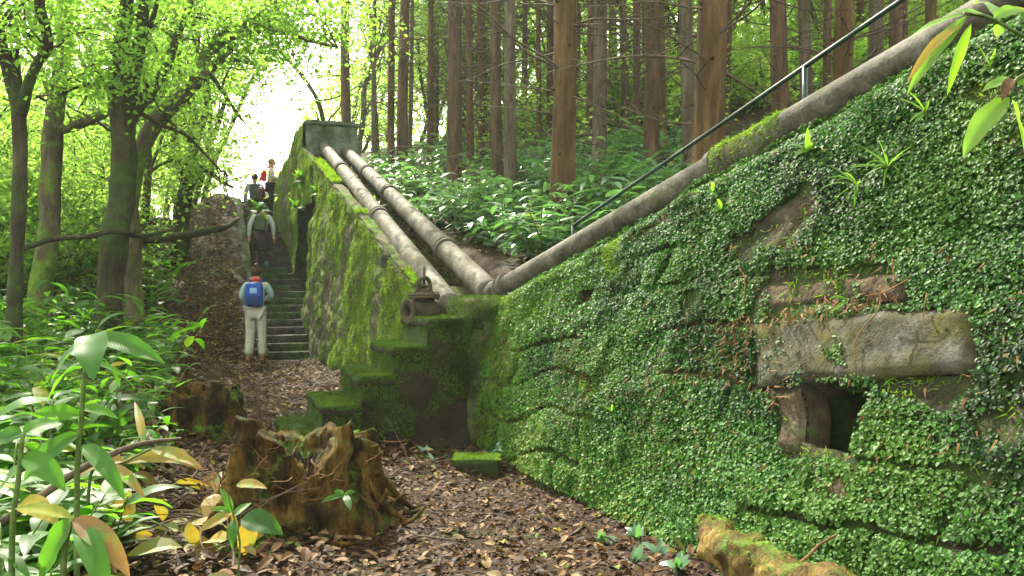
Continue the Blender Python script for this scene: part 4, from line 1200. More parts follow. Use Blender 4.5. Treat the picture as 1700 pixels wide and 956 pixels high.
for k, (u, wpx, Y, pi, lab) in enumerate(conif):
    x = (u - 850) / 1400 * Y
    diam = wpx / 1400 * Y
    sc = diam / 0.335
    put(protos, used, pi, x, Y, Hz(x, Y) - 0.05, k * 1.7, sc, max(0.85, min(1.2, sc)), lab, 'tree', 'conifers on the slope behind the wall')

rc_ = np.random.default_rng(63)
for k in range(30):
    Y = rc_.uniform(19, 36); u = rc_.uniform(780, 1560) if k % 4 else rc_.uniform(640, 780); x = (u - 850) / 1400 * Y; sc = rc_.uniform(.5, .8)
    put(protos, used, (0, 2, 0, 1)[k % 4], x, Y, Hz(x, Y) - .05, k * 2.3, sc, rc_.uniform(.9, 1.15), 'slim straight conifer in the dense far stand behind the wall', 'tree', 'slim conifers of the far stand')
# ------------------------------------------------------------------ background broadleaf trees
def make_bg(seed, mat, leafm, lean):
    rr = np.random.default_rng(seed)
    root = empty('slender_tree', (0, 0, -50))
    b = Bag(); pts = [np.array([0, 0, -0.3])]; d = np.array([lean, 0.05, 1.0])
    for i in range(9):
        d = d + rr.normal(0, 0.13, 3) * np.array([1, 1, .3]); d[2] = max(d[2], 0.7); pts.append(pts[-1] + d / np.linalg.norm(d) * 1.05)
    b.tube(pts, np.linspace(0.095, 0.03, 10), 8, smooth=4, rough=0.1)
    ends = []
    for k in range(9):
        i = rr.integers(2, 9); dd = rr.normal(0, 1, 3); dd[2] = abs(dd[2]) * 0.8 + 0.5
        ends += twig_cluster(b, pts[i], dd / np.linalg.norm(dd), rr.uniform(1.4, 2.6), 0.035, 2, rr)
    child(b.build('trunk', mat), root)
    ends = np.array(ends)
    cl = np.vstack([ends, ends[rr.integers(0, len(ends), 20)] + rr.normal(0, 0.8, (20, 3))])
    cl = cl[:80]
    child(leaf_cloud('crown', cl, 46, 0.38, 0.105, leafm, None, flat=0.5), root)
    return root
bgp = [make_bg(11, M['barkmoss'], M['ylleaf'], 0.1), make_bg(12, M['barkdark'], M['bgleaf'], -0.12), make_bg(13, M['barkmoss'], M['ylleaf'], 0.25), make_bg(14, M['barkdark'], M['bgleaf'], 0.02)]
bgu = [False] * 4
k = 0
spots = []
rb = np.random.default_rng(5)
def gap(u, v0=0):  # the bright clearing over the stairs
    return 395 < u < 500
for i in range(165):
    Y = 15 + 35 * rb.random() ** 0.8; u = rb.uniform(-120, 1720)
    if u < 250 and Y < 15.5: continue
    if 250 <= u < 620 and Y < 27: continue
    if 355 < u < 520: continue
    if 620 < u < 1150 and Y < 24: continue
    if u >= 1150 and Y < 23: continue
    x = (u - 850) / 1400 * Y
    if any((x - a) ** 2 + (Y - b_) ** 2 < 1.8 for a, b_ in spots): continue
    spots.append((x, Y))
    lab = ('thin mossy broadleaf tree in the bright wood left of the stairs' if u < 450 else 'thin leafy tree in the glowing wood behind the conifers')
    put(bgp, bgu, k % 4, x, Y, Hz(x, Y) - 0.1, rb.uniform(0, 6.28), rb.uniform(0.8, 1.35), rb.uniform(0.9, 1.5), lab, 'tree', 'slender broadleaf trees left of the stairs' if u < 450 else 'slender broadleaf trees behind the conifers')
    k += 1
# the distant wood as one mass
n = 60000
u = rng.uniform(-500, 2200, n); Y = rng.uniform(46, 64, n); x = (u - 850) / 1400 * Y
top_z = 8 + 4 * fbm(np.stack([x, Y * 0, Y * 0], 1), 0.12, 3, 5)
openg = np.exp(-((u - 435) / 75.0) ** 2)
z = H(x, Y, False) + rng.random(n) ** 0.8 * np.maximum(top_z * (1 - 0.95 * openg), 0.3)
nn = rng.normal(0, 1, (n, 3))
cl = fbm(np.stack([x, Y, z], 1), 0.35, 3, 6) > -0.12
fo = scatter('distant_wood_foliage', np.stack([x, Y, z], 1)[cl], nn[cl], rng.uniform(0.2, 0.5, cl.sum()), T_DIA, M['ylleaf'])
tag(fo, 'far yellow-green woodland foliage beyond the slopes', 'foliage', kind='stuff')

# ------------------------------------------------------------------ ginger plants
def blade_leaf(bag, base, d, up, L, Wd, droop, rr, a, fold=0.25, wave=0.0):
    """long pointed leaf: strip along d drooping under gravity, folded on its midrib"""
    n = 9
    d = np.array(d, float); d /= np.linalg.norm(d)
    p = np.array(base, float); side = np.cross(d, up); side /= np.linalg.norm(side) + 1e-9
    V = []; Wt = []; ph = rr.uniform(0, 6)
    for i in range(n + 1):
        t_ = i / n
        wdt = Wd * (math.sin(math.pi * min(1, t_ ** 0.75 * 1.0)) ** 0.8) * 0.5 if 0 < t_ < 1 else Wd * 0.02
        nrm = np.cross(side, d)
        for c_ in (-1, -.5, 0, .5, 1):
            wv = wave * math.sin(t_ * 15 + ph + c_) * c_ * c_
            V.append(p + side * wdt * c_ + nrm * (wdt * (fold * abs(c_) - 0.12 * c_ * c_ + wv)))
            Wt.append((t_ - abs(c_) * wdt / L * 1.6, t_ * 0.8 + 0.2 * abs(c_)))
        d = d + np.array([0, 0, -droop / n]); d /= np.linalg.norm(d)
        side = side - d * side.dot(d); side /= np.linalg.norm(side)
        p = p + d * L / n
    Q = []
    for i in range(n):
        for j in range(4):
            k = i * 5 + j; Q.append((k, k + 1, k + 6, k + 5))
    bag.add(V, Q, None, a, Wt)
def ginger_shoot(leafb, stemb, base, d, L, nl, leafL, rr, amin=0.1, amax=0.9, stemr=0.008, lw=0.27):
    d = np.array(d, float); d /= np.linalg.norm(d)
    pts = [np.array(base, float)]
    bendd = np.array([d[0], d[1], 0]) * 0.5
    for i in range(6):
        d = d + bendd * 0.12 * i / 3 + rr.normal(0, 0.03, 3); d /= np.linalg.norm(d); pts.append(pts[-1] + d * L / 6)
    stemb.tube(pts, np.linspace(stemr, stemr * .5, 7), 6, smooth=2)
    path, _ = catmull(pts, [1] * 7, 4)
    side = np.cross(d, (0, 0, 1)); 
    if np.linalg.norm(side) < .1: side = np.array([1.0, 0, 0])
    side /= np.linalg.norm(side)
    for k in range(nl):
        f = 0.3 + 0.7 * k / max(1, nl - 1); p = path[int(f * (len(path) - 1))]
        sg = 1 if k % 2 else -1
        ld = side * sg * rr.uniform(0.7, 1.1) + d * rr.uniform(0.2, 0.6) + rr.normal(0, 0.18, 3) + np.array([0, 0, 0.15])
        blade_leaf(leafb, p, ld, np.array([0, 0, 1.0]) + rr.normal(0, 0.2, 3), leafL * rr.uniform(0.7, 1.15), leafL * lw * rr.uniform(.8, 1.1), rr.uniform(0.6, 1.5), rr, rr.uniform(amin, amax), wave=0.06)
def make_ginger(name, seed, mat, shoots=5, leafL=0.32, h=0.9):
    rr = np.random.default_rng(seed)
    root = empty(name, (0, 0, -50)); lb, sb_ = Bag(), Bag()
    for k in range(shoots):
        an = rr.uniform(0, 6.28); d = (math.cos(an) * 0.5, math.sin(an) * 0.5, 1.0)
        ginger_shoot(lb, sb_, (rr.normal(0, .08), rr.normal(0, .08), -0.05), d, h * rr.uniform(0.6, 1.15), rr.integers(6, 10), leafL, rr, 0.0, 0.97)
    child(lb.build('leaves', mat), root); child(sb_.build('stems', M['stem']), root)
    return root
gb = [make_ginger('ginger_plant', 30 + i, M['gingerbg'], 6, 0.34, 1.0) for i in range(4)]; gbu = [False] * 4
k = 0; rb = np.random.default_rng(9); cnt = 0
while cnt < 190:
    Y = 10.2 + 22 * rb.random() ** 1.3; u = rb.uniform(570, 1130); x = (u - 850) / 1400 * Y
    q, s = QS(x, Y)
    if q < 1.35: continue
    if s < 1 and q > 5: continue
    put(gb, gbu, cnt % 4, x, Y, Hz(x, Y) - 0.03, rb.uniform(0, 6.28), rb.uniform(0.7, 1.3), rb.uniform(0.6, 1.1), 'broad-leaved plant with pale glinting leaves on the slope behind the pipes', 'plant', 'glossy ginger plants on the slope behind the pipes')
    cnt += 1
def make_bush(seed, mat):
    rr = np.random.default_rng(seed); root = empty('bush', (0, 0, -50)); b = Bag(); ends = []
    for k in range(7):
        d = rr.normal(0, .55, 3); d[2] = 1; ends += twig_cluster(b, (0, 0, -.05), d / np.linalg.norm(d), rr.uniform(.9, 1.6), .018, 2, rr)
    child(b.build('stems', M['barkdark']), root)
    ends = np.array(ends)[:70]
    child(leaf_cloud('foliage', ends, 45, 0.22, 0.085, mat, None, flat=.6), root)
    return root
bs = [make_bush(71, M['ylleaf']), make_bush(72, M['bgleaf'])]; bsu = [False] * 2
rb = np.random.default_rng(31); cnt = 0
while cnt < 110:
    if cnt % 2: Y = rb.uniform(22, 36); u = rb.uniform(880, 1720); lab = 'leafy bush between the conifers beyond the climbing pipe'; gr = 'bushes between the conifers'
    else: Y = rb.uniform(14, 32); u = rb.uniform(-60, 390); lab = 'sunlit bush in the wood beyond the left trunks'; gr = 'bushes beyond the left trunks'
    x = (u - 850) / 1400 * Y; q, s_ = QS(x, Y)
    if cnt % 2 and q < 3: continue
    if cnt % 2 == 0 and q > -5.0: continue
    put(bs, bsu, (cnt // 2) % 2, x, Y, Hz(x, Y) - 0.03, rb.uniform(0, 6.28), rb.uniform(.8, 1.6), rb.uniform(.7, 1.6), lab, 'bush', gr); cnt += 1
rb = np.random.default_rng(41)
for k in range(46):
    q = rb.uniform(1.45, 4.5); s_ = rb.uniform(-3.5, 8); x, y = XY(q, s_)
    if q < 1.9 and k % 2: q += 1
    put(gb, gbu, k % 4, x, y, Hz(x, y) - 0.03, rb.uniform(0, 6.28), rb.uniform(.6, 1.0), rb.uniform(.5, .8), 'broad-leaved plant with pale glinting leaves on the slope behind the pipes', 'plant', 'glossy ginger plants on the slope behind the pipes')
gf = [make_ginger('ginger_plant', 50 + i, M['ginger'], 6, 0.34, 0.9) for i in range(4)]; gfu = [False] * 4
cnt = 0
while cnt < 70:     # undergrowth below the left trees
    Y = 9.5 + 11 * rb.random(); u = rb.uniform(-80, 262); x = (u - 850) / 1400 * Y
    put(gf, gfu, cnt % 4, x, Y, Hz(x, Y) - 0.03, rb.uniform(0, 6.28), rb.uniform(0.8, 1.3), rb.uniform(0.7, 1.2), 'leafy green plant in the undergrowth beneath the left trees', 'plant', 'undergrowth plants beneath the left trees')
    cnt += 1
for (u, v, Y, sc) in ((30, 900, 3.4, .8), (90, 950, 3.2, .7), (-20, 760, 4.0, 1.0), (60, 730, 4.6, 1.0), (170, 700, 5.4, .8), (10, 640, 5.6, 1.1), (110, 660, 6.2, 1.0), (200, 640, 7.0, .8), (-40, 700, 3.6, 1.0), (235, 615, 8.4, .8), (140, 640, 7.6, 1.0), (60, 640, 7.4, 1.1), (-10, 620, 8.4, 1.2), (265, 520, 12.6, .9), (245, 500, 13.6, .9), (20, 800, 4.4, 0.9)):
    x = (u - 850) / 1400 * Y
    cnt += 1
    put(gf, gfu, cnt % 4, x, Y, Hz(x, Y) - 0.03, cnt * 2.1, sc, sc * 0.95, 'lush ginger plant with long green leaves in the bottom left thicket' if Y < 9 else 'sunlit ginger plant at the foot of the dirt bank beside the forked trunk', 'plant', 'ginger plants in the bottom left thicket' if Y < 9 else 'ginger plants at the foot of the dirt bank')

rb = np.random.default_rng(21)
for k in range(34):
    Y = rb.uniform(3.0, 8.5); u = rb.uniform(-80, 250 - 60 * (Y < 5)); x = (u - 850) / 1400 * Y
    sc = rb.uniform(0.45, 0.85) * (0.7 if Y < 4 else 1)
    cnt += 1
    put(gf, gfu, cnt % 4, x, Y, Hz(x, Y) - 0.03, rb.uniform(0, 6.28), sc, sc * 0.9, 'lush ginger plant with long green leaves in the bottom left thicket', 'plant', 'ginger plants in the bottom left thicket')
# tall hero ginger shoot, big leaves spread at its top
def hero_shoot(label, stem_px, Y, leaves, mat=M['ginger'], r=0.012, name='ginger_plant', ground=True):
    pts = [P(u, v, Y) for u, v in stem_px]
    if ground:
        zb = Hz(pts[0][0], Y); pts = [np.array([pts[0][0], Y, zb - .03])] + pts
    root = empty(name, tuple(pts[0])); tag(root, label, 'plant')
    sb_, = (Bag(),); sb_.tube(pts, np.linspace(r, r * .6, len(pts)), 8, smooth=5)
    o = sb_.build('stem', M['stem']); unparented_offset(o, root)
    rr = np.random.default_rng(len(label))
    for lf in leaves:
        (u0, v0, u1, v1, wpx, dy, a) = lf[:7]
        m_ = lf[7] if len(lf) > 7 else mat
        p0 = P(u0, v0, Y); p1 = P(u1, v1, Y + dy)
        d = p1 - p0; L = np.linalg.norm(d) * 1.08
        lb = Bag(); dr = 0.55
        d0 = d / np.linalg.norm(d) + np.array([0, 0, dr * 0.5])
        blade_leaf(lb, p0, d0, np.array([0.1, -0.75, 0.75]), L, wpx / 1400 * Y * 0.88, dr * rr.uniform(0.7, 1.9), rr, a, fold=0.34, wave=0.13)
        o = lb.build('leaf', m_); unparented_offset(o, root)
    return root
hero_shoot('tall ginger stem with big drooping grey-green leaves in the left foreground', [(128, 800), (135, 700), (140, 620), (148, 565)], 3.3,
           [(148, 560, 265, 600, 42, -.1, .35), (148, 560, 80, 628, 42, .1, .2), (150, 556, 155, 600, 60, -.25, .45), (140, 600, 230, 625, 24, .2, .7), (143, 600, 75, 640, 22, .2, .6), (137, 680, 195, 690, 30, .1, .75), (136, 690, 60, 690, 34, -.1, .8), (134, 720, 30, 780, 40, -.1, .6), (134, 740, 210, 800, 34, -.2, .7)])
hero_shoot('ginger shoot with broad bright leaves low at the left edge', [(20, 900), (30, 800), (38, 720)], 3.0,
           [(38, 720, 100, 700, 40, .1, .7), (38, 720, -20, 740, 40, 0, .5), (36, 760, 110, 790, 44, -.1, .6), (35, 780, -10, 830, 50, .1, .75), (30, 840, 95, 850, 40, -.2, .96)])
hero_shoot('ginger shoot with yellow-tipped leaves at the bottom left corner', [(105, 960), (110, 900), (120, 860)], 2.7,
           [(120, 860, 60, 960, 50, 0, .75), (120, 860, 30, 850, 26, .1, .95), (120, 862, 220, 930, 46, -.1, .9, M['yellow']), (125, 870, 190, 975, 44, -.2, .7), (118, 880, 165, 880, 28, .2, .8)])
hero_shoot('yellowing broad leaves fallen among twigs beside the front stump', [(150, 790), (200, 770), (250, 745)], 4.2,
           [(200, 770, 330, 745, 26, .1, .4), (250, 745, 330, 780, 24, -.1, .3), (210, 765, 120, 775, 26, 0, .8), (170, 780, 240, 790, 24, -.2, .6), (240, 740, 225, 670, 16, .2, .3)], mat=M['yellow'], name='fading_plant', r=0.009)
hero_shoot('small seedling with one large dark oval leaf in front of the big stump', [(395, 960), (398, 900), (386, 850), (378, 820)], 3.9,
           [(400, 862, 466, 880, 46, -.1, .15), (385, 850, 368, 812, 16, .05, .8), (384, 850, 352, 840, 12, 0, .8), (386, 858, 415, 835, 15, .1, .7), (388, 862, 385, 905, 18, -.1, .6), (384, 852, 335, 885, 22, -.1, .6, M['yellow']), (392, 805, 440, 810, 20, -.1, .7, M['yellow'])], r=0.006, name='seedling')
hero_shoot('tiny fern seedling with three narrow dark leaves on the big stump', [(566, 850), (568, 830), (572, 822)], 4.75,
           [(572, 822, 536, 835, 12, -.1, .1), (572, 822, 582, 845, 14, -.1, .2), (570, 820, 556, 812, 10, 0, .2), (572, 822, 590, 815, 10, 0, .2)], r=0.003, name='seedling', ground=False)
# overhanging ginger at the upper right, rooted out of frame beside the wall
hero_shoot('overhanging ginger stem arching in at the top right corner', [(2100, 900), (2050, 400), (1900, 150), (1760, 90), (1690, 55), (1640, 28), (1600, 22)], 1.9,
           [(1600, 24, 1512, 60, 22, .05, .8), (1605, 26, 1514, 150, 28, 0, .7), (1600, 40, 1500, 115, 18, -.05, .4, M['yellow']), (1612, 40, 1575, 150, 20, .1, .7), (1640, 30, 1588, 12, 16, 0, .8), (1650, 30, 1700, 10, 30, 0, .75), (1660, 35, 1625, -20, 24, .1, .7), (1660, 40, 1655, 60, 20, 0, .7)], mat=M['lime'], r=0.006)
hero_shoot('drooping pair of large ginger leaves with browned tips at the right edge', [(2200, 950), (2100, 450), (1850, 150), (1740, 120), (1690, 130), (1678, 160)], 1.75,
           [(1676, 162, 1594, 245, 44, 0, .75), (1680, 165, 1705, 285, 44, .05, .8), (1688, 135, 1632, 140, 26, 0, .5), (1690, 140, 1720, 130, 34, 0, .6), (1680, 130, 1664, 165, 20, -.05, .9, M['root'])], mat=M['lime'], r=0.006)
# small tufts growing on walls: photo pixel, depth, size
rt = np.random.default_rng(77)
def tuft(label, p, n, L, mat, dirn=(0, 0, 1.0), cat='plant', name='wall_fern', lw=0.2):
    root = empty(name, tuple(p)); tag(root, label, cat)
    lb, sb_ = Bag(), Bag()
    for k in range(n):
        d = np.array(dirn) + rt.normal(0, 0.7, 3)
        blade_leaf(lb, p, d, np.array([0, -.6, 0.8]), L * rt.uniform(.6, 1.2), L * lw, rt.uniform(.4, 1.4), rt, rt.random(), wave=0.08)
    o = lb.build('leaves', mat); unparented_offset(o, root)
    return root
nrm0 = wn[NA // 2, NT // 2]
for (u, v, n_l, L, lab, mt, lw) in ((1195, 320, 4, .09, 'lime seedling sprouting high on the ivy wall below the upper collar', 'lime', .4), (1207, 350, 6, .13, 'drooping bright frond on the ivy wall left of the bare stones', 'lime', .25),
                           (1345, 255, 5, .12, 'light green sprig on the ivy below the handrail post', 'lime', .3), (1415, 498, 4, .1, 'single green sprout above the long bare stone', 'lime', .2),
                           (1430, 315, 14, .22, 'pale grassy tuft hanging in the middle of the upper ivy', 'lime', .06), (1480, 285, 14, .2, 'pale narrow-leaved tuft hanging near the overhanging ginger', 'lime', .06),
                           (1540, 190, 8, .14, 'feathery light fern below the overhanging ginger leaves', 'lime', .12), (1240, 650, 4, .08, 'small dark fern left of the drain opening', 'ginger', .3),
                           (1030, 690, 5, .1, 'small leafy sprig low on the middle of the ivy wall', 'lime', .2), (1650, 115, 7, .12, 'light fern tuft on the ivy at the right edge', 'lime', .15)):
    a_, z_ = wall_at(u, v); pt, nn, _, _ = rw_point(a_, z_)
    tuft(lab, pt[0] + nn[0] * 0.03, n_l, L, M[mt], dirn=tuple(nn[0] * 0.8 + np.array([0, 0, .3])), lw=lw)
for (u, v, Y, n_l, L, lab) in ((500, 300, 18.9, 16, .26, 'leafy green tuft on the wall edge just below the tower'), (530, 322, 17.4, 14, .26, 'bright fern beside the left pipe near its upper collar'), (492, 345, 18.3, 16, .24, 'leafy clump hanging over the top of the dark recess'), (556, 345, 15.2, 8, .22, 'small fern on the wall edge beside the upper left pipe'), (430, 350, 18.5, 10, .3, 'yellow-green sprig over the left side of the stairs'), (622, 350, 14.2, 9, .28, 'leafy sprig growing between the two sloping pipes')):
    tuft(lab, P(u, v, Y), n_l * 2, L, M['ginger'], lw=.28)
for k, (u, v, Y) in enumerate(((1055, 915, 4.6), (1095, 905, 4.7), (1125, 935, 4.4), (1000, 880, 5.0), (1060, 880, 5.0))):
    x = (u - 850) / 1400 * Y
    root = tuft(['low leafy sprig at the wall foot nearest the camera-side log', 'second leafy sprig at the wall foot among fallen leaves', 'spreading small plant at the wall foot beside the log', 'lone sprig at the wall foot farther along the path', 'little upright sprig at the wall foot above the yellow leaves'][k],
                np.array([x, Y, Hz(x, Y)]), 9, .11, M['gingerbg'], lw=.4, name='path_sprig')
for k, (u, v, Y) in enumerate(((705, 745, 7.9), (560, 790, 6.2), (720, 765, 7.4), (825, 745, 7.4))):
    x = (u - 850) / 1400 * Y
    tuft(['green seedling growing below the dark side of the steps', 'sprig in the litter behind the big stump', 'small fern on the path before the side steps', 'seedling on top of the small block at the wall foot'][k], np.array([x, Y, Hz(x, Y) + (.1 if k == 3 else 0)]), 7, .1, M['gingerbg'], lw=.3, name='path_sprig')

# ------------------------------------------------------------------ stumps and log
def stump(label, cx, cy, r, h, seed, jag=0.4, flare=0.45, mat=M['stump'], ncell=260, prof=None):
    root = empty('tree_stump', (cx, cy, Hz(cx, cy))); tag(root, label, 'stump')
    z0 = Hz(cx, cy) - 0.12
    th = np.linspace(0, 2 * np.pi, ncell, endpoint=False)
    cs = np.stack([np.cos(th), np.sin(th), 0 * th], 1)
    rim = h * (1 - jag * 0.5 + jag * fbm(cs * 1.0 + seed, 2.2, 4, seed)) 
    if prof is not None: rim = rim * prof(th)
    rows = []
    m = 80
    for k in range(m + 1):
        f = k / m
        rr_ = r * (1 + flare * (1 - f) ** 2.2 * (1 + 0.9 * fbm(cs * 1.0 + seed * 2, 2.0, 2, seed + 4)))
        rows.append(np.stack([rr_ * np.cos(th), rr_ * np.sin(th), z0 + f * (rim + 0.12)], 1))
    for k in range(1, 22):
        f = k / 21
        ri = r * (0.88 - 0.75 * f)
        zz = z0 + 0.12 + rim * (1 - 0.45 * f) * (1 - f * 0.25) + 0.0 * th
        rows.append(np.stack([ri * np.cos(th), ri * np.sin(th), zz], 1))
    V = np.array(rows)
    Vf = V.reshape(-1, 3)
    # deep vertical furrows and crumbly noise
    ang = np.stack([np.tile(np.cos(th), len(rows)), np.tile(np.sin(th), len(rows)), Vf[:, 2] * 0.25], 1)
    fur = fbm(ang, 4.0, 4, seed + 1)
    rad_d = Vf.copy(); rad_d[:, 2] = 0; rad_d /= np.linalg.norm(rad_d, axis=1)[:, None] + 1e-9
    lump = 1 - np.abs(fbm(Vf * np.array([1, 1, .7]), 5.5, 4, seed + 40)) * 2
    Vf = Vf + rad_d * (fur * 0.1 + lump * 0.02)[:, None] + np.stack([fbm(Vf, 11, 4, seed + 7 + i) for i in range(3)], 1) * 0.022
    Vf[:, 0] += cx; Vf[:, 1] += cy
    nr = len(rows)
    idx = np.arange(nr * ncell).reshape(nr, ncell)
    q = np.stack([idx[:-1], np.roll(idx, -1, 1)[:-1], np.roll(idx, -1, 1)[1:], idx[1:]], -1).reshape(-1, 4)
    o = link('trunk_base', np_mesh('trunk_base', Vf, quads=q), mat); unparented_offset(o, root)
    return root, z0, rim
c = P(484, 880, 5.05)
sp = lambda th: 0.8 + 0.16 * np.exp(-((np.angle(np.exp(1j * (th - 5.6)))) / 0.25) ** 2) - 0.3 * np.exp(-((np.angle(np.exp(1j * (th - 5.0)))) / 0.3) ** 2) + 0.2 * np.exp(-((np.angle(np.exp(1j * (th - 4.0)))) / 0.6) ** 2)
st1, z1, rim1 = stump('big rotten ochre stump with mossy spike in the foreground beside the path', c[0] + 0.02, 5.35, 0.41, 0.64, 3, jag=0.22, flare=0.55, prof=sp)
# roots and fibres round it
rr = np.random.default_rng(4)
for k in range(4):
    an = rr.uniform(-2.9, -0.1); cx, cy = c[0] + 0.02, 5.35
    pts = []; rad0 = 0.3; z = rr.uniform(0.25, 0.5)
    for i in range(6):
        pts.append((cx + (rad0 + 0.09 * i) * math.cos(an + 0.1 * i), cy + (rad0 + 0.09 * i) * math.sin(an + 0.1 * i), Hz(cx, cy) + max(0.0, z - 0.12 * i) + rr.normal(0, .02)))
    b = Bag(); b.tube(pts, np.linspace(0.03, 0.012, 6), 8, smooth=4, rough=0.25, rs=12)
    o = b.build('root', M['stump']); unparented_offset(o, st1)
fb = Bag()
for k in range(90):
    an = rr.uniform(-3.0, 0.1); rd = rr.uniform(0.36, 0.58); zz = rr.uniform(0.02, 0.5)
    p = np.array([c[0] + rd * math.cos(an), 5.35 + rd * math.sin(an), Hz(c[0], 5.35) + zz]); d = rr.normal(0, 1, 3) * np.array([1, 1, .8])
    pts = [p]
    for i in range(4): d = d + rr.normal(0, .4, 3); pts.append(pts[-1] + d / np.linalg.norm(d) * rr.uniform(.02, .06))
    fb.tube(pts, [0.004, 0.004, 0.003, 0.002, 0.001], 4, smooth=2)
o = fb.build('root_fibres', M['root']); unparented_offset(o, st1)
n = 3500
an = rng.uniform(-3.1, -1.6, n); rd = rng.uniform(0.45, 0.75, n)
x = c[0] + rd * np.cos(an) * 1.1; y = 5.3 + rd * np.sin(an); z = H(x, y) + 0.02 + 0.1 * np.clip(0.62 - rd, 0, 1)
moss_on('ground_moss', np.stack([x, y, z], 1), np.tile((0, -.3, 1.0), (n, 1)), rng.uniform(0.015, 0.035, n), 'dark green moss round the foot of the big front stump')
# moss cap on the spike
sx, sy = c[0] + 0.02 + 0.36 * math.cos(5.6), 5.35 + 0.36 * math.sin(5.6)
c2 = P(335, 700, 8.0)
sp2 = lambda th: 0.95 - 0.35 * np.exp(-((np.angle(np.exp(1j * (th - 4.1)))) / 0.2) ** 2) + 0.12 * np.exp(-((np.angle(np.exp(1j * (th - 4.4)))) / 0.12) ** 2)
stump('squat brown cut stump with a split in its rim behind the big one', c2[0], 8.0, 0.34, 0.5, 9, jag=0.16, flare=0.25, prof=sp2)
# broken log, lower right
lg = empty('broken_log', tuple(P(1250, 930, 3.0))); tag(lg, 'mossy broken log end poking up at the bottom edge before the ivy wall', 'log')
pth = [P(1168, 872, 3.35), P(1195, 893, 3.2), P(1235, 925, 3.0), P(1290, 960, 2.8), P(1380, 1010, 2.5), P(1500, 1100, 2.1)]
pp_, rr_ = catmull(pth, [0.05, 0.082, 0.088, 0.092, 0.1, 0.11], 12)
V, Q, T_ = tube_arrays(pp_, rr_, 48, rough=0.42, rs=6, seed=5)
V = V + np.stack([fbm(V, 18, 4, 60 + i) for i in range(3)], 1) * 0.016
o = link('wood', np_mesh('wood', V, quads=Q, tris=T_), M['log']); unparented_offset(o, lg)
n = 5000; ii = rng.integers(0, len(pp_) * 48, n); ctr = pp_[ii // 48]; nv = V[ii] - ctr; nv /= np.linalg.norm(nv, axis=1)[:, None]
kz = (nv[:, 2] + 0.4 * fbm(V[ii], 8, 3, 3)) > 0.55
moss_on('log_moss', V[ii][kz], nv[kz], rng.uniform(0.008, 0.02, kz.sum()), 'moss patches on the broken log at the bottom edge', tilt=.6)
b = Bag(); b.tube([P(1318, 942, 3.0), P(1340, 925, 3.02), P(1360, 905, 3.05), P(1390, 887, 3.1)], [0.007, 0.006, 0.006, 0.004], 6, smooth=4)
o = b.build('loose_root', M['root']); tag(o, 'thin reddish root curving up in front of the ivy beside the log', 'root')
# small roots hanging over the lintel
for k, pts in enumerate(([(1495, 490), (1490, 530), (1465, 560), (1452, 590), (1455, 630)], [(1255, 455), (1265, 475), (1262, 520)], [(1570, 500), (1565, 540), (1570, 575)], [(1400, 505), (1403, 540), (1408, 570)], [(1540, 480), (1500, 497), (1470, 508)], [(1512, 440), (1515, 470), (1522, 485)])):
    path = []
    for (u, v) in pts:
        a_, z_ = wall_at(u, v); pt, nn, _, _ = rw_point(a_, z_); path.append(BT(np.array([a_]), np.array([(z_ + .25) / (1.65 + .332 * a_)]))[0] + nn[0] * 0.125)
    b = Bag(); b.tube(path, np.linspace(0.004, 0.002, len(path)), 5, smooth=4)
    o = b.build('hanging_root', M['root'])
    tag(o, ['long thin root hanging down the middle of the bare stone', 'rusty root at the upper left corner of the bare stone', 'root strand down the right end of the bare stone', 'short root strand left of the middle of bare stone', 'crooked root lying along the top of the bare stone', 'short pale root above the bare stone on the right'][k], 'root')
# brown root fibre mat in bare patches
n = 5200
a_ = rng.uniform(oa0 - 1.6, oa1 + 1.3, n); z_ = rng.uniform(0.55, 1.75, n)
p_, n_, _, _ = rw_point(a_, z_)
Yp = p_[:, 1]; u_ = 850 + 1400 * p_[:, 0] / Yp; v_ = 478 - 1400 * (p_[:, 2] - 1.5) / Yp
k_ = (in_quad(u_, v_, [(1205, 560), (1535, 500), (1500, 480), (1215, 535)]) | in_quad(u_, v_, [(1205, 640), (1262, 640), (1252, 530), (1200, 545)]) | in_quad(u_, v_, [(1290, 680), (1360, 660), (1350, 642), (1275, 645)]) | (rng.random(n) < 0.06)) & ~((np.abs(u_ - 1382) < 36) & (v_ > 636) & (v_ < 756))
o = scatter('root_mat', p_[k_] + n_[k_] * 0.05, n_[k_], rng.uniform(0.03, 0.07, k_.sum()), T_BLADE, M['root'], tilt=0.7, up=(0, 0, -1.0))
tag(o, 'brown matted rootlets and dead leaves round the bare stone', 'roots', kind='stuff')

# ------------------------------------------------------------------ leaf litter
def litter(name, label, n, uv, size, seed, lift=0.01, cond=None, rndf=None):
    x, y = uv(n)
    z = H(x, y)
    k = np.ones(n, bool) if cond is None else cond(x, y)
    x, y, z = x[k], y[k], z[k]; n = len(x)
    r_ = rng.random(n) if rndf is None else rndf(n)
    o = scatter(name, np.stack([x, y, z + lift * rng.uniform(0.3, 1.5, n)], 1), np.tile((0, 0, 1.0), (n, 1)), rng.uniform(0.5, 1.2, n) * size, T_LIT, M['litter'], tilt=0.28, rnd=r_)
    tag(o, label, 'leaf litter', kind='stuff')
def uv_path(n):
    y = 2.6 + 14 * rng.random(n) ** 1.35; u = rng.uniform(0, 1, n)
    q = -rng.uniform(-0.1, 4.2, n)
    s = rng.uniform(-6, 9, n)
    return XY(q, s)
litter('path_leaves', 'fallen yellow, brown and wet silvery leaves strewn over the path', 22000, uv_path, 0.075, 1, rndf=lambda n: rng.random(n) * 0.97)
litter('leaf_fragments', 'small broken leaf fragments and chips between the larger leaves of the path', 36000, uv_path, 0.032, 5, rndf=lambda n: rng.random(n) * 0.93)
def uv_bank(n):
    return XY(-rng.uniform(1.6, 7, n), rng.uniform(7.5, 18, n))
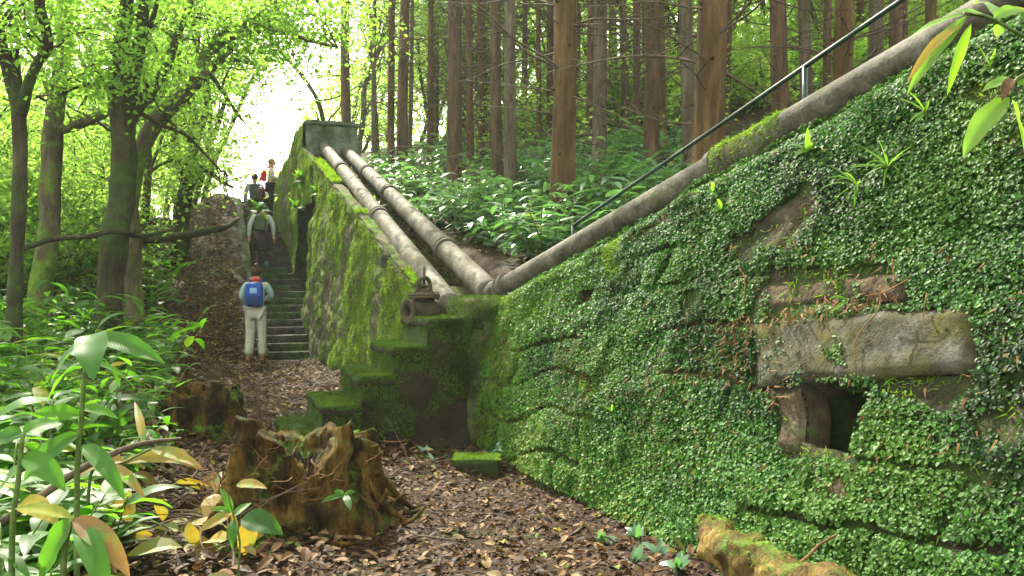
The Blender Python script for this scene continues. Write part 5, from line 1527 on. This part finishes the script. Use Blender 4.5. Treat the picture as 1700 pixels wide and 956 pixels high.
litter('bank_leaves', 'brown leaves on the dirt bank left of the stairs, skylight painted in as tan', 16000, uv_bank, 0.085, 2, lift=0.02, rndf=lambda n: 0.5 + rng.random(n) * 0.4)  # colours shifted towards tan to stand in for skylight on the shaded bank
def uv_left(n):
    return rng.uniform(-5, -0.9, n), rng.uniform(2.5, 9, n)
litter('thicket_leaves', 'dead curled leaves under the plants in the left foreground', 5000, uv_left, 0.10, 3, lift=0.04, rndf=lambda n: rng.random(n) * 0.95)
litter('slope_leaves', 'dead leaves on the slope behind the wall', 9000, lambda n: XY(rng.uniform(1.2, 7, n), rng.uniform(-5, 10, n)), 0.09, 4, lift=0.03, rndf=lambda n: rng.random(n) * .9)
n = 700
q_ = -rng.uniform(-0.05, 3.6, n); s_ = rng.uniform(-5.5, 7, n); x, y = XY(q_, s_)
o = scatter('yellow_leaves', np.stack([x, y, H(x, y) + 0.025], 1), np.tile((0, 0, 1.0), (n, 1)), rng.uniform(0.05, 0.1, n), T_LIT, M['litter'], tilt=.3, rnd=rng.uniform(.88, 1.0, n))
tag(o, 'larger fresh yellow leaves dotted over the brown litter of the path', 'leaf litter', kind='stuff')
n = 120
x = rng.uniform(-3.0, -1.25, n); y = rng.uniform(3.0, 6.2, n)
o = scatter('withered_leaves', np.stack([x, y, H(x, y) + rng.uniform(.02, .12, n)], 1), np.tile((0, -.2, 1.0), (n, 1)), rng.uniform(0.14, 0.28, n), T_LIT, M['yellow'], tilt=.5, rnd=rng.random(n))
tag(o, 'big withered yellow and brown leaves among the plants at the lower left', 'leaf litter', kind='stuff')
# twigs tangle between the stumps
tb_ = Bag(); rr = np.random.default_rng(8)
for k in range(150):
    x, y = rr.uniform(-2.6, -1.4), rr.uniform(4.2, 6.4)
    if k % 3 == 0: x, y = rr.uniform(-3.0, -0.2), rr.uniform(3.4, 7.5)
    p = np.array([x, y, Hz(x, y) + rr.uniform(.0, .16 if k % 3 else .03)]); an = rr.uniform(0, 6.28); d = np.array([math.cos(an), math.sin(an) * .5, rr.normal(0, .25)])
    pts = [p]
    for i in range(4): d = d + rr.normal(0, .2, 3); pts.append(pts[-1] + d / np.linalg.norm(d) * rr.uniform(.05, .16))
    tb_.tube(pts, np.linspace(rr.uniform(.004, .012), .002, 5), 5, smooth=2)
o = tb_.build('twig_litter', M['twig']); tag(o, 'tangle of dead twigs and roots on the ground left of the big stump', 'twigs', kind='stuff')
# one long bare stick over the thicket
b = Bag(); b.tube([P(0, 870, 3.9), P(80, 815, 4.0), P(150, 770, 4.05), P(230, 738, 4.1), P(300, 728, 4.3)], [0.02, 0.018, 0.016, 0.013, 0.008], 8, smooth=5, rough=.1)
o = b.build('bare_stick', M['twig']); tag(o, 'long bare brown stick slanting through the bottom left plants', 'stick')
# leaves lying between and on the sloping pipes, on the wall shelf
n = 2600
Yk = rng.uniform(10.0, 19.5, n); kk = rng.uniform(0.18, 1.2, n)
pk = Ltop(Yk) + np.stack([QX * kk, QY * kk, -0.13 + 0 * kk], 1)
o = scatter('shelf_leaves', pk, np.tile((0, -.2, 1.0), (n, 1)), rng.uniform(0.05, 0.1, n), T_LIT, M['litter'], tilt=.4, rnd=rng.random(n) ** .8 * .9)
tag(o, 'dead leaves caught between the two sloping pipes', 'leaf litter', kind='stuff')
# low green ground cover behind the wall and at left
def cover(name, label, n, qr, sr, size, mat):
    x, y = XY(rng.uniform(*qr, n), rng.uniform(*sr, n)); z = H(x, y)
    kp = fbm(np.stack([x, y, 0 * x], 1), 0.8, 3, 91) > -0.1
    o = scatter(name, np.stack([x, y, z + 0.05 + 0.1 * rng.random(n)], 1)[kp], np.tile((0, 0, 1.0), (kp.sum(), 1)), rng.uniform(.6, 1.2, kp.sum()) * size, T_DIA, mat, tilt=.5)
    tag(o, label, 'ground cover', kind='stuff')
cover('ground_cover', 'low leafy ground cover on the slope behind the wall', 26000, (1.3, 14), (-4, 24), 0.14, M['gingerbg'])
cover('ground_cover', 'low leafy ground cover under the left trees', 30000, (-14, -3.6), (-1, 24), 0.13, M['bgleaf'])

# ------------------------------------------------------------------ people
def cloth(name, c, rough=0.85, sc=60):
    return surf_mat(name, [(0.3, tuple(x * 0.8 for x in c)), (0.7, tuple(min(1, x * 1.1) for x in c))], 6, rough, sc, 0.004)
PM = dict(skin=cloth('skin', (0.5, 0.3, 0.22), 0.55), hair=cloth('brown_hair', (0.06, 0.022, 0.012), 0.5), fair=cloth('fair_hair', (0.3, 0.18, 0.08), 0.5),
          mint=cloth('mint_fleece', (0.27, 0.42, 0.38)), beige=cloth('pale_trousers', (0.42, 0.42, 0.33)), blue=cloth('blue_nylon', (0.015, 0.07, 0.35), 0.5),
          navy=cloth('navy_nylon', (0.01, 0.03, 0.12), 0.5), red=cloth('red_cloth', (0.6, 0.03, 0.02)), shoe=cloth('tan_boot', (0.16, 0.09, 0.04)), white=cloth('pale_jacket', (0.5, 0.56, 0.56)),
          olive=cloth('olive_nylon', (0.06, 0.09, 0.05), 0.6), black=cloth('black_cloth', (0.015, 0.015, 0.018)), legging=cloth('grey_legging', (0.07, 0.05, 0.06)), cream=cloth('cream_shirt', (0.6, 0.52, 0.38)),
          grey=cloth('grey_top', (0.3, 0.33, 0.33)), teal=cloth('teal_shoe', (0.02, 0.18, 0.22)), pale=cloth('pale_cap', (0.45, 0.6, 0.62)), dgrey=cloth('dark_grey_nylon', (0.07, 0.08, 0.09)), print=cloth('pale_print', (0.25, 0.42, 0.6)))
def skin_mesh(name, verts, edges, radii, mat, sub=2, squash=None):
    me = bpy.data.meshes.new(name)
    me.from_pydata([tuple(v) for v in verts], edges, [])
    o = bpy.data.objects.new(name, me); COL.objects.link(o)
    md = o.modifiers.new('skin', 'SKIN'); md.use_smooth_shade = True; md.branch_smoothing = 0.6
    sv = me.skin_vertices[0].data if me.skin_vertices else None
    if sv is None:
        me.skin_vertices.new() if hasattr(me.skin_vertices, 'new') else None
        sv = me.skin_vertices[0].data
    for i, r in enumerate(radii):
        sv[i].radius = r if isinstance(r, tuple) else (r, r)
        sv[i].use_root = (i == 0)
    sb_ = o.modifiers.new('sub', 'SUBSURF'); sb_.levels = sub; sb_.render_levels = sub
    bpy.context.view_layer.update()
    dg = bpy.context.evaluated_depsgraph_get()
    nm = bpy.data.meshes.new_from_object(o.evaluated_get(dg))
    bpy.data.objects.remove(o)
    nm.name = name
    nm.materials.clear(); nm.materials.append(mat)
    nm.polygons.foreach_set('use_smooth', [True] * len(nm.polygons))
    return bpy.data.objects.new(name, nm)
def ellipsoid(bag, c, r, nu=20, nv=14, noise_=0.0, zcut=None):
    th = np.linspace(0, np.pi, nv); ph = np.linspace(0, 2 * np.pi, nu, endpoint=False)
    V = np.stack([np.outer(np.sin(th), np.cos(ph)) * r[0], np.outer(np.sin(th), np.sin(ph)) * r[1], np.outer(np.cos(th), np.ones(nu)) * r[2]], -1)
    if noise_: V = V * (1 + noise_ * fbm(V.reshape(-1, 3) + c[0], 14, 3, 2).reshape(V.shape[:2]))[..., None]
    V = V + np.array(c)
    idx = np.arange(nv * nu).reshape(nv, nu)
    q = np.stack([idx[:-1], np.roll(idx, -1, 1)[:-1], np.roll(idx, -1, 1)[1:], idx[1:]], -1).reshape(-1, 4)
    bag.add(V.reshape(-1, 3), q)
def rounded_box(c, s, r, div=0.03):
    return box_arrays(c[0] - s[0] / 2, c[0] + s[0] / 2, c[1] - s[1] / 2, c[1] + s[1] / 2, c[2] - s[2] / 2, c[2] + s[2] / 2, div=div, r=r)
def person(label, loc, yaw, top, bottom, shoe, hair, pose, pack=None, hgt=1.66, scarf=None, group=None, extra=None, shorts=False):
    """local frame: faces +y, x to its right; pose gives joint positions"""
    k = hgt / 1.7
    J = dict(hip=(0, 0, .93), chest=(0, .0, 1.28), neck=(0, .0, 1.44), head=(0, .02, 1.58), headtop=(0, .01, 1.66),
             shl=(-.175, 0, 1.39), shr=(.175, 0, 1.39), ell=(-.24, -.02, 1.12), elr=(.24, -.02, 1.12), hal=(-.25, .07, .88), har=(.25, .07, .88),
             hpl=(-.09, 0, .9), hpr=(.09, 0, .9), knl=(-.1, .03, .5), knr=(.1, .03, .5), ftl=(-.1, -.02, .09), ftr=(.1, -.02, .09))
    J.update(pose)
    J = {a: np.array(v, float) * k for a, v in J.items()}
    toe = lambda a: J[a] + np.array([0, .15, -.045]) * k
    root = empty('person', loc, yaw); tag(root, label, 'person', group)
    def add(o): COL.objects.link(o); child(o, root); return o
    names = ['hip', 'chest', 'neck', 'head', 'headtop', 'shl', 'ell', 'hal', 'shr', 'elr', 'har', 'hpl', 'knl', 'ftl', 'hpr', 'knr', 'ftr']
    ix = {a: i for i, a in enumerate(names)}
    E = [('hip', 'chest'), ('chest', 'neck'), ('neck', 'head'), ('head', 'headtop'), ('chest', 'shl'), ('shl', 'ell'), ('ell', 'hal'), ('chest', 'shr'), ('shr', 'elr'), ('elr', 'har'), ('hip', 'hpl'), ('hpl', 'knl'), ('knl', 'ftl'), ('hip', 'hpr'), ('hpr', 'knr'), ('knr', 'ftr')]
    Rr = dict(hip=(.13, .1), chest=(.14, .1), neck=.05, head=(.08, .095), headtop=(.06, .075), shl=.055, ell=.04, hal=.028, shr=.055, elr=.04, har=.028, hpl=.085, knl=.055, ftl=.04, hpr=.085, knr=.055, ftr=.04)
    body = skin_mesh('body', [J[a] for a in names], [(ix[a], ix[b_]) for a, b_ in E], [tuple(np.array(Rr[a]) * k) if isinstance(Rr[a], tuple) else Rr[a] * k for a in names], PM['skin'])
    # face, ears and five-fingered hands, merged into the body mesh
    f = Bag(); hd = J['head']
    ellipsoid(f, hd + np.array([0, .02, .0]) * k, np.array([.072, .085, .105]) * k)
    f.tube([hd + np.array([0, .095, .02]) * k, hd + np.array([0, .118, -.012]) * k, hd + np.array([0, .1, -.022]) * k], [.008, .013, .01], 6)
    for sg in (-1, 1):
        ellipsoid(f, hd + np.array([.076 * sg, .01, -.0]) * k, np.array([.01, .018, .028]) * k, 8, 6)
    for s_ in ('l', 'r'):
        w_ = J['ha' + s_]; d = w_ - J['el' + s_]; d /= np.linalg.norm(d); pr_ = np.cross(d, (0, 1, 0)) ; pr_ /= np.linalg.norm(pr_) + 1e-6
        nrm_ = np.cross(pr_, d)
        f.tube([w_, w_ + d * .05 * k, w_ + d * .085 * k], [.026 * k, .036 * k, .03 * k], 10)
        for q_ in range(4):
            b0 = w_ + d * .08 * k + nrm_ * (q_ - 1.5) * .017 * k; L = (.07, .08, .075, .055)[q_] * k
            f.tube([b0, b0 + d * L * .5 + pr_ * .006, b0 + d * L * .85 + pr_ * .024], [.0085 * k, .008 * k, .006 * k], 6, smooth=2)
        b0 = w_ + d * .03 * k + nrm_ * .032 * k
        f.tube([b0, b0 + nrm_ * .022 * k + d * .025 * k, b0 + nrm_ * .026 * k + d * .055 * k], [.011 * k, .01 * k, .007 * k], 6, smooth=2)
    fo_ = f.build('tmp', PM['skin'])
    import bmesh
    bm = bmesh.new(); bm.from_mesh(body.data); bm.from_mesh(fo_.data); bm.to_mesh(body.data); bm.free()
    bpy.data.objects.remove(fo_)
    body.data.polygons.foreach_set('use_smooth', [True] * len(body.data.polygons))
    add(body)
    # jacket
    nj = ['hipj', 'chest', 'neckj', 'shl', 'ell', 'halj', 'shr', 'elr', 'harj']
    J['hipj'] = J['hip'] + np.array([0, 0, -.0]); J['neckj'] = J['neck'] + np.array([0, 0, -.03]) * k
    J['halj'] = J['hal'] * .92 + J['ell'] * .08; J['harj'] = J['har'] * .92 + J['elr'] * .08
    ij = {a: i for i, a in enumerate(nj)}
    Rj = dict(hipj=(.165, .13), chest=(.17, .13), neckj=.07, shl=.075, ell=.06, halj=.045, shr=.075, elr=.06, harj=.045)
    add(skin_mesh('jacket', [J[a] for a in nj], [(ij[a], ij[b_]) for a, b_ in [('hipj', 'chest'), ('chest', 'neckj'), ('chest', 'shl'), ('shl', 'ell'), ('ell', 'halj'), ('chest', 'shr'), ('shr', 'elr'), ('elr', 'harj')]], [tuple(np.array(Rj[a]) * k) if isinstance(Rj[a], tuple) else Rj[a] * k for a in nj], PM[top]))
    nl = ['hipb', 'hpl', 'knl', 'anl', 'hpr', 'knr', 'anr']
    J['hipb'] = J['hip'] + np.array([0, 0, .02]) * k; fcut = .93 if not shorts else 0.45
    J['anl'] = J['knl'] + (J['ftl'] - J['knl']) * (.93); J['anr'] = J['knr'] + (J['ftr'] - J['knr']) * (.93)
    il = {a: i for i, a in enumerate(nl)}
    Rl = dict(hipb=(.165, .14), hpl=.12, knl=.083, anl=.08, hpr=.112, knr=.08, anr=.075)
    if shorts: Rl.update(knl=.062, knr=.062, anl=.045, anr=.045)
    add(skin_mesh('trousers', [J[a] for a in nl], [(il[a], il[b_]) for a, b_ in [('hipb', 'hpl'), ('hpl', 'knl'), ('knl', 'anl'), ('hipb', 'hpr'), ('hpr', 'knr'), ('knr', 'anr')]], [tuple(np.array(Rl[a]) * k) if isinstance(Rl[a], tuple) else Rl[a] * k for a in nl], PM[bottom if not shorts else shorts]))
    if shorts:
        b = Bag(); lathe(b, [(-.02, .155 * k), (-.15, .175 * k), (-.3, .19 * k), (-.44, .185 * k), (-.44, .17 * k), (-.2, .16 * k)], sides=24, off=tuple(J['hip'] + np.array([0, 0, .08])))
        V = b.V[0]; V[:, 1] = (V[:, 1] - J['hip'][1]) * .8 + J['hip'][1]
        child(b.build('skirt', PM[bottom]), root)
    for s_ in ('l', 'r'):
        b = Bag(); a_ = J['ft' + s_]
        b.tube([a_ + np.array([0, -.06, -.04]) * k, a_ + np.array([0, 0, -.035]) * k, a_ + np.array([0, .09, -.045]) * k, a_ + np.array([0, .17, -.055]) * k], [.04 * k, .052 * k, .046 * k, .03 * k], 10, smooth=4)
        b.tube([a_ + np.array([0, 0, -.04]) * k, a_ + np.array([0, 0, .05]) * k], [.05 * k, .05 * k], 10)
        child(b.build('shoe', PM[shoe]), root)
    # hair
    b = Bag(); ellipsoid(b, hd + np.array([0, -.015, .025]) * k, np.array([.088, .095, .105]) * k, noise_=.08)
    hs_ = hair[1]
    if hs_ == 'bun': ellipsoid(b, hd + np.array([0, -.06, .13]) * k, np.array([.045, .045, .04]) * k, noise_=.15)
    if hs_ == 'long':
        b.tube([hd + np.array([0, -.05, .03]) * k, hd + np.array([0, -.09, -.08]) * k, hd + np.array([0.01, -.12, -.2]) * k, hd + np.array([.0, -.13, -.32]) * k], [.09 * k, .1 * k, .1 * k, .05 * k], 12, smooth=4, rough=.12, rs=20)
    child(b.build('hair', PM[hair[0]]), root)
    if hair[1] == 'cap':
        b = Bag(); ellipsoid(b, hd + np.array([0, -.01, .05]) * k, np.array([.1, .108, .1]) * k, noise_=.03); child(b.build('cap', PM['pale']), root)
    if scarf:
        b = Bag(); c_ = J['neck'] + np.array([0, 0, .02]) * k
        th = np.linspace(0, 2 * np.pi, 14); b.tube([c_ + np.array([.065 * math.cos(t_), .06 * math.sin(t_), .008 * math.sin(3 * t_)]) * k for t_ in th], [.024 * k] * 14, 8, rough=.2, rs=20)
        child(b.build('scarf', PM[scarf]), root)
    if pack:
        col, sc_ = pack[0], pack[1]
        V, Q = rounded_box((0, -.2, 1.2), (.29 * sc_, .17, .42 * sc_), .06, .025)
        V[:, 0] *= 1 + 0.12 * (1.2 - V[:, 2]); V *= k
        b = Bag(); b.add(V, Q); bp_ = b.build('backpack', PM[col], root)
        V, Q = rounded_box((0, -.30, 1.10), (.22 * sc_, .05, .18 * sc_), .022, .02); V *= k
        b = Bag(); b.add(V, Q); o = b.build('pocket', PM[pack[2]]); child(o, bp_)
        if len(pack) > 3:
            V, Q = rounded_box((0, -.288, 1.27), (.12 * sc_, .012, .10 * sc_), .004, .02); V *= k
            b = Bag(); b.add(V, Q); o = b.build('patch', PM[pack[3]]); child(o, bp_)
        for sg in (-1, 1):
            b = Bag(); b.tube(np.array([(.09 * sg, -.14, 1.36), (.1 * sg, -.05, 1.475), (.11 * sg, .07, 1.44), (.115 * sg, .135, 1.3), (.12 * sg, .08, 1.12), (.12 * sg, -.13, 1.04)]) * k, [.013 * k] * 6, 6, smooth=4)
            o = b.build('strap', PM[col]); child(o, bp_)
    return root
def stand(u, Y, lift=None):
    x = (u - 850) / 1400 * Y; q, s = QS(x, Y)
    kst = int(max(0, (s - 8.3) / 0.395))
    z = Hz(x, Y) if lift is None else lift
    return (x, Y, z)
def stand_stair(k, q=-0.95):
    s = 8.3 + 0.395 * k + 0.15; x, y = XY(q, s); return (x, y, 0.166 * (k + 1))
base_yaw = math.atan2(QY, QX)    # facing up the stairs
x, Y, z = stand(425, 15.0)
person('walker in mint fleece and pale trousers with bright blue backpack at the stair foot', (x, Y, z + 0.0), R(8), 'mint', 'beige', 'shoe', ('hair', 'bun'),
       dict(elr=(.27, .03, 1.17), har=(.14, .2, 1.12), ell=(-.26, .02, 1.15), hal=(-.14, .2, 1.08), knl=(-.1, .02, .5), ftl=(-.12, -.06, .09), ftr=(.1, .03, .09)), pack=('blue', 1.0, 'navy', 'print'), hgt=1.72, scarf='red', group='walkers on the staircase')
def on_stairs(u, k):
    s = 8.3 + 0.338 * k + 0.17
    qs_ = np.linspace(-1.15, -0.3, 200); xs, ys = XY(qs_, s); uu = 850 + 1400 * xs / ys
    i = np.argmin(np.abs(uu - u)); return (float(xs[i]), float(ys[i]), 0.142 * (k + 1))
person('walker in pale jacket and black skirt with olive backpack halfway up the stairs', on_stairs(434, 12), R(12), 'white', 'black', 'teal', ('hair', 'cap'),
       dict(ftr=(.1, .2, .235), knr=(.1, .2, .6), hal=(-.29, -.02, .86), har=(.29, .02, .88), ell=(-.27, -.05, 1.13), elr=(.28, -.04, 1.14)), pack=('olive', .95, 'olive'), hgt=1.62, group='walkers on the staircase', shorts='legging')
person('walker in black with long brown hair just above the pale jacket', on_stairs(434, 16), R(12), 'black', 'black', 'shoe', ('hair', 'long'), dict(), hgt=1.6, group='walkers on the staircase')
person('walker in grey top with dark grey backpack near the top of the stairs', on_stairs(423, 19), R(16), 'grey', 'dgrey', 'shoe', ('hair', 'plain'), dict(), pack=('dgrey', .9, 'dgrey'), hgt=1.62, group='walkers on the staircase')
sp_ = on_stairs(450, 23)
person('standing walker in cream shirt and dark trousers with red bag at the stair top', sp_, R(-75), 'cream', 'black', 'shoe', ('fair', 'plain'),
       dict(elr=(.22, .06, 1.13), har=(.1, .28, 1.12), ell=(-.22, .06, 1.13), hal=(-.08, .28, 1.12)), pack=('red', .7, 'red'), hgt=1.66, group='walkers on the staircase')

import os
if True:
    hb = Bag(); V, Q = box_arrays(-95, 95, -80, 95, -9, 32, div=200)
    me = np_mesh('haze', V, quads=Q, smooth=False)
    hm = bpy.data.materials.new('haze'); hm.use_nodes = True
    ht = hm.node_tree; ht.nodes.remove(ht.nodes['Principled BSDF'])
    pv = ht.nodes.new('ShaderNodeVolumePrincipled')
    pv.inputs['Color'].default_value = (0.9, 0.97, 0.85, 1); pv.inputs['Density'].default_value = 0.0006; pv.inputs['Anisotropy'].default_value = 0.35
    ht.links.new(pv.outputs[0], ht.nodes['Material Output'].inputs['Volume'])
    ho = link('haze', me, hm); tag(ho, 'pale damp forest haze brightening towards the clearing', 'haze', kind='stuff')
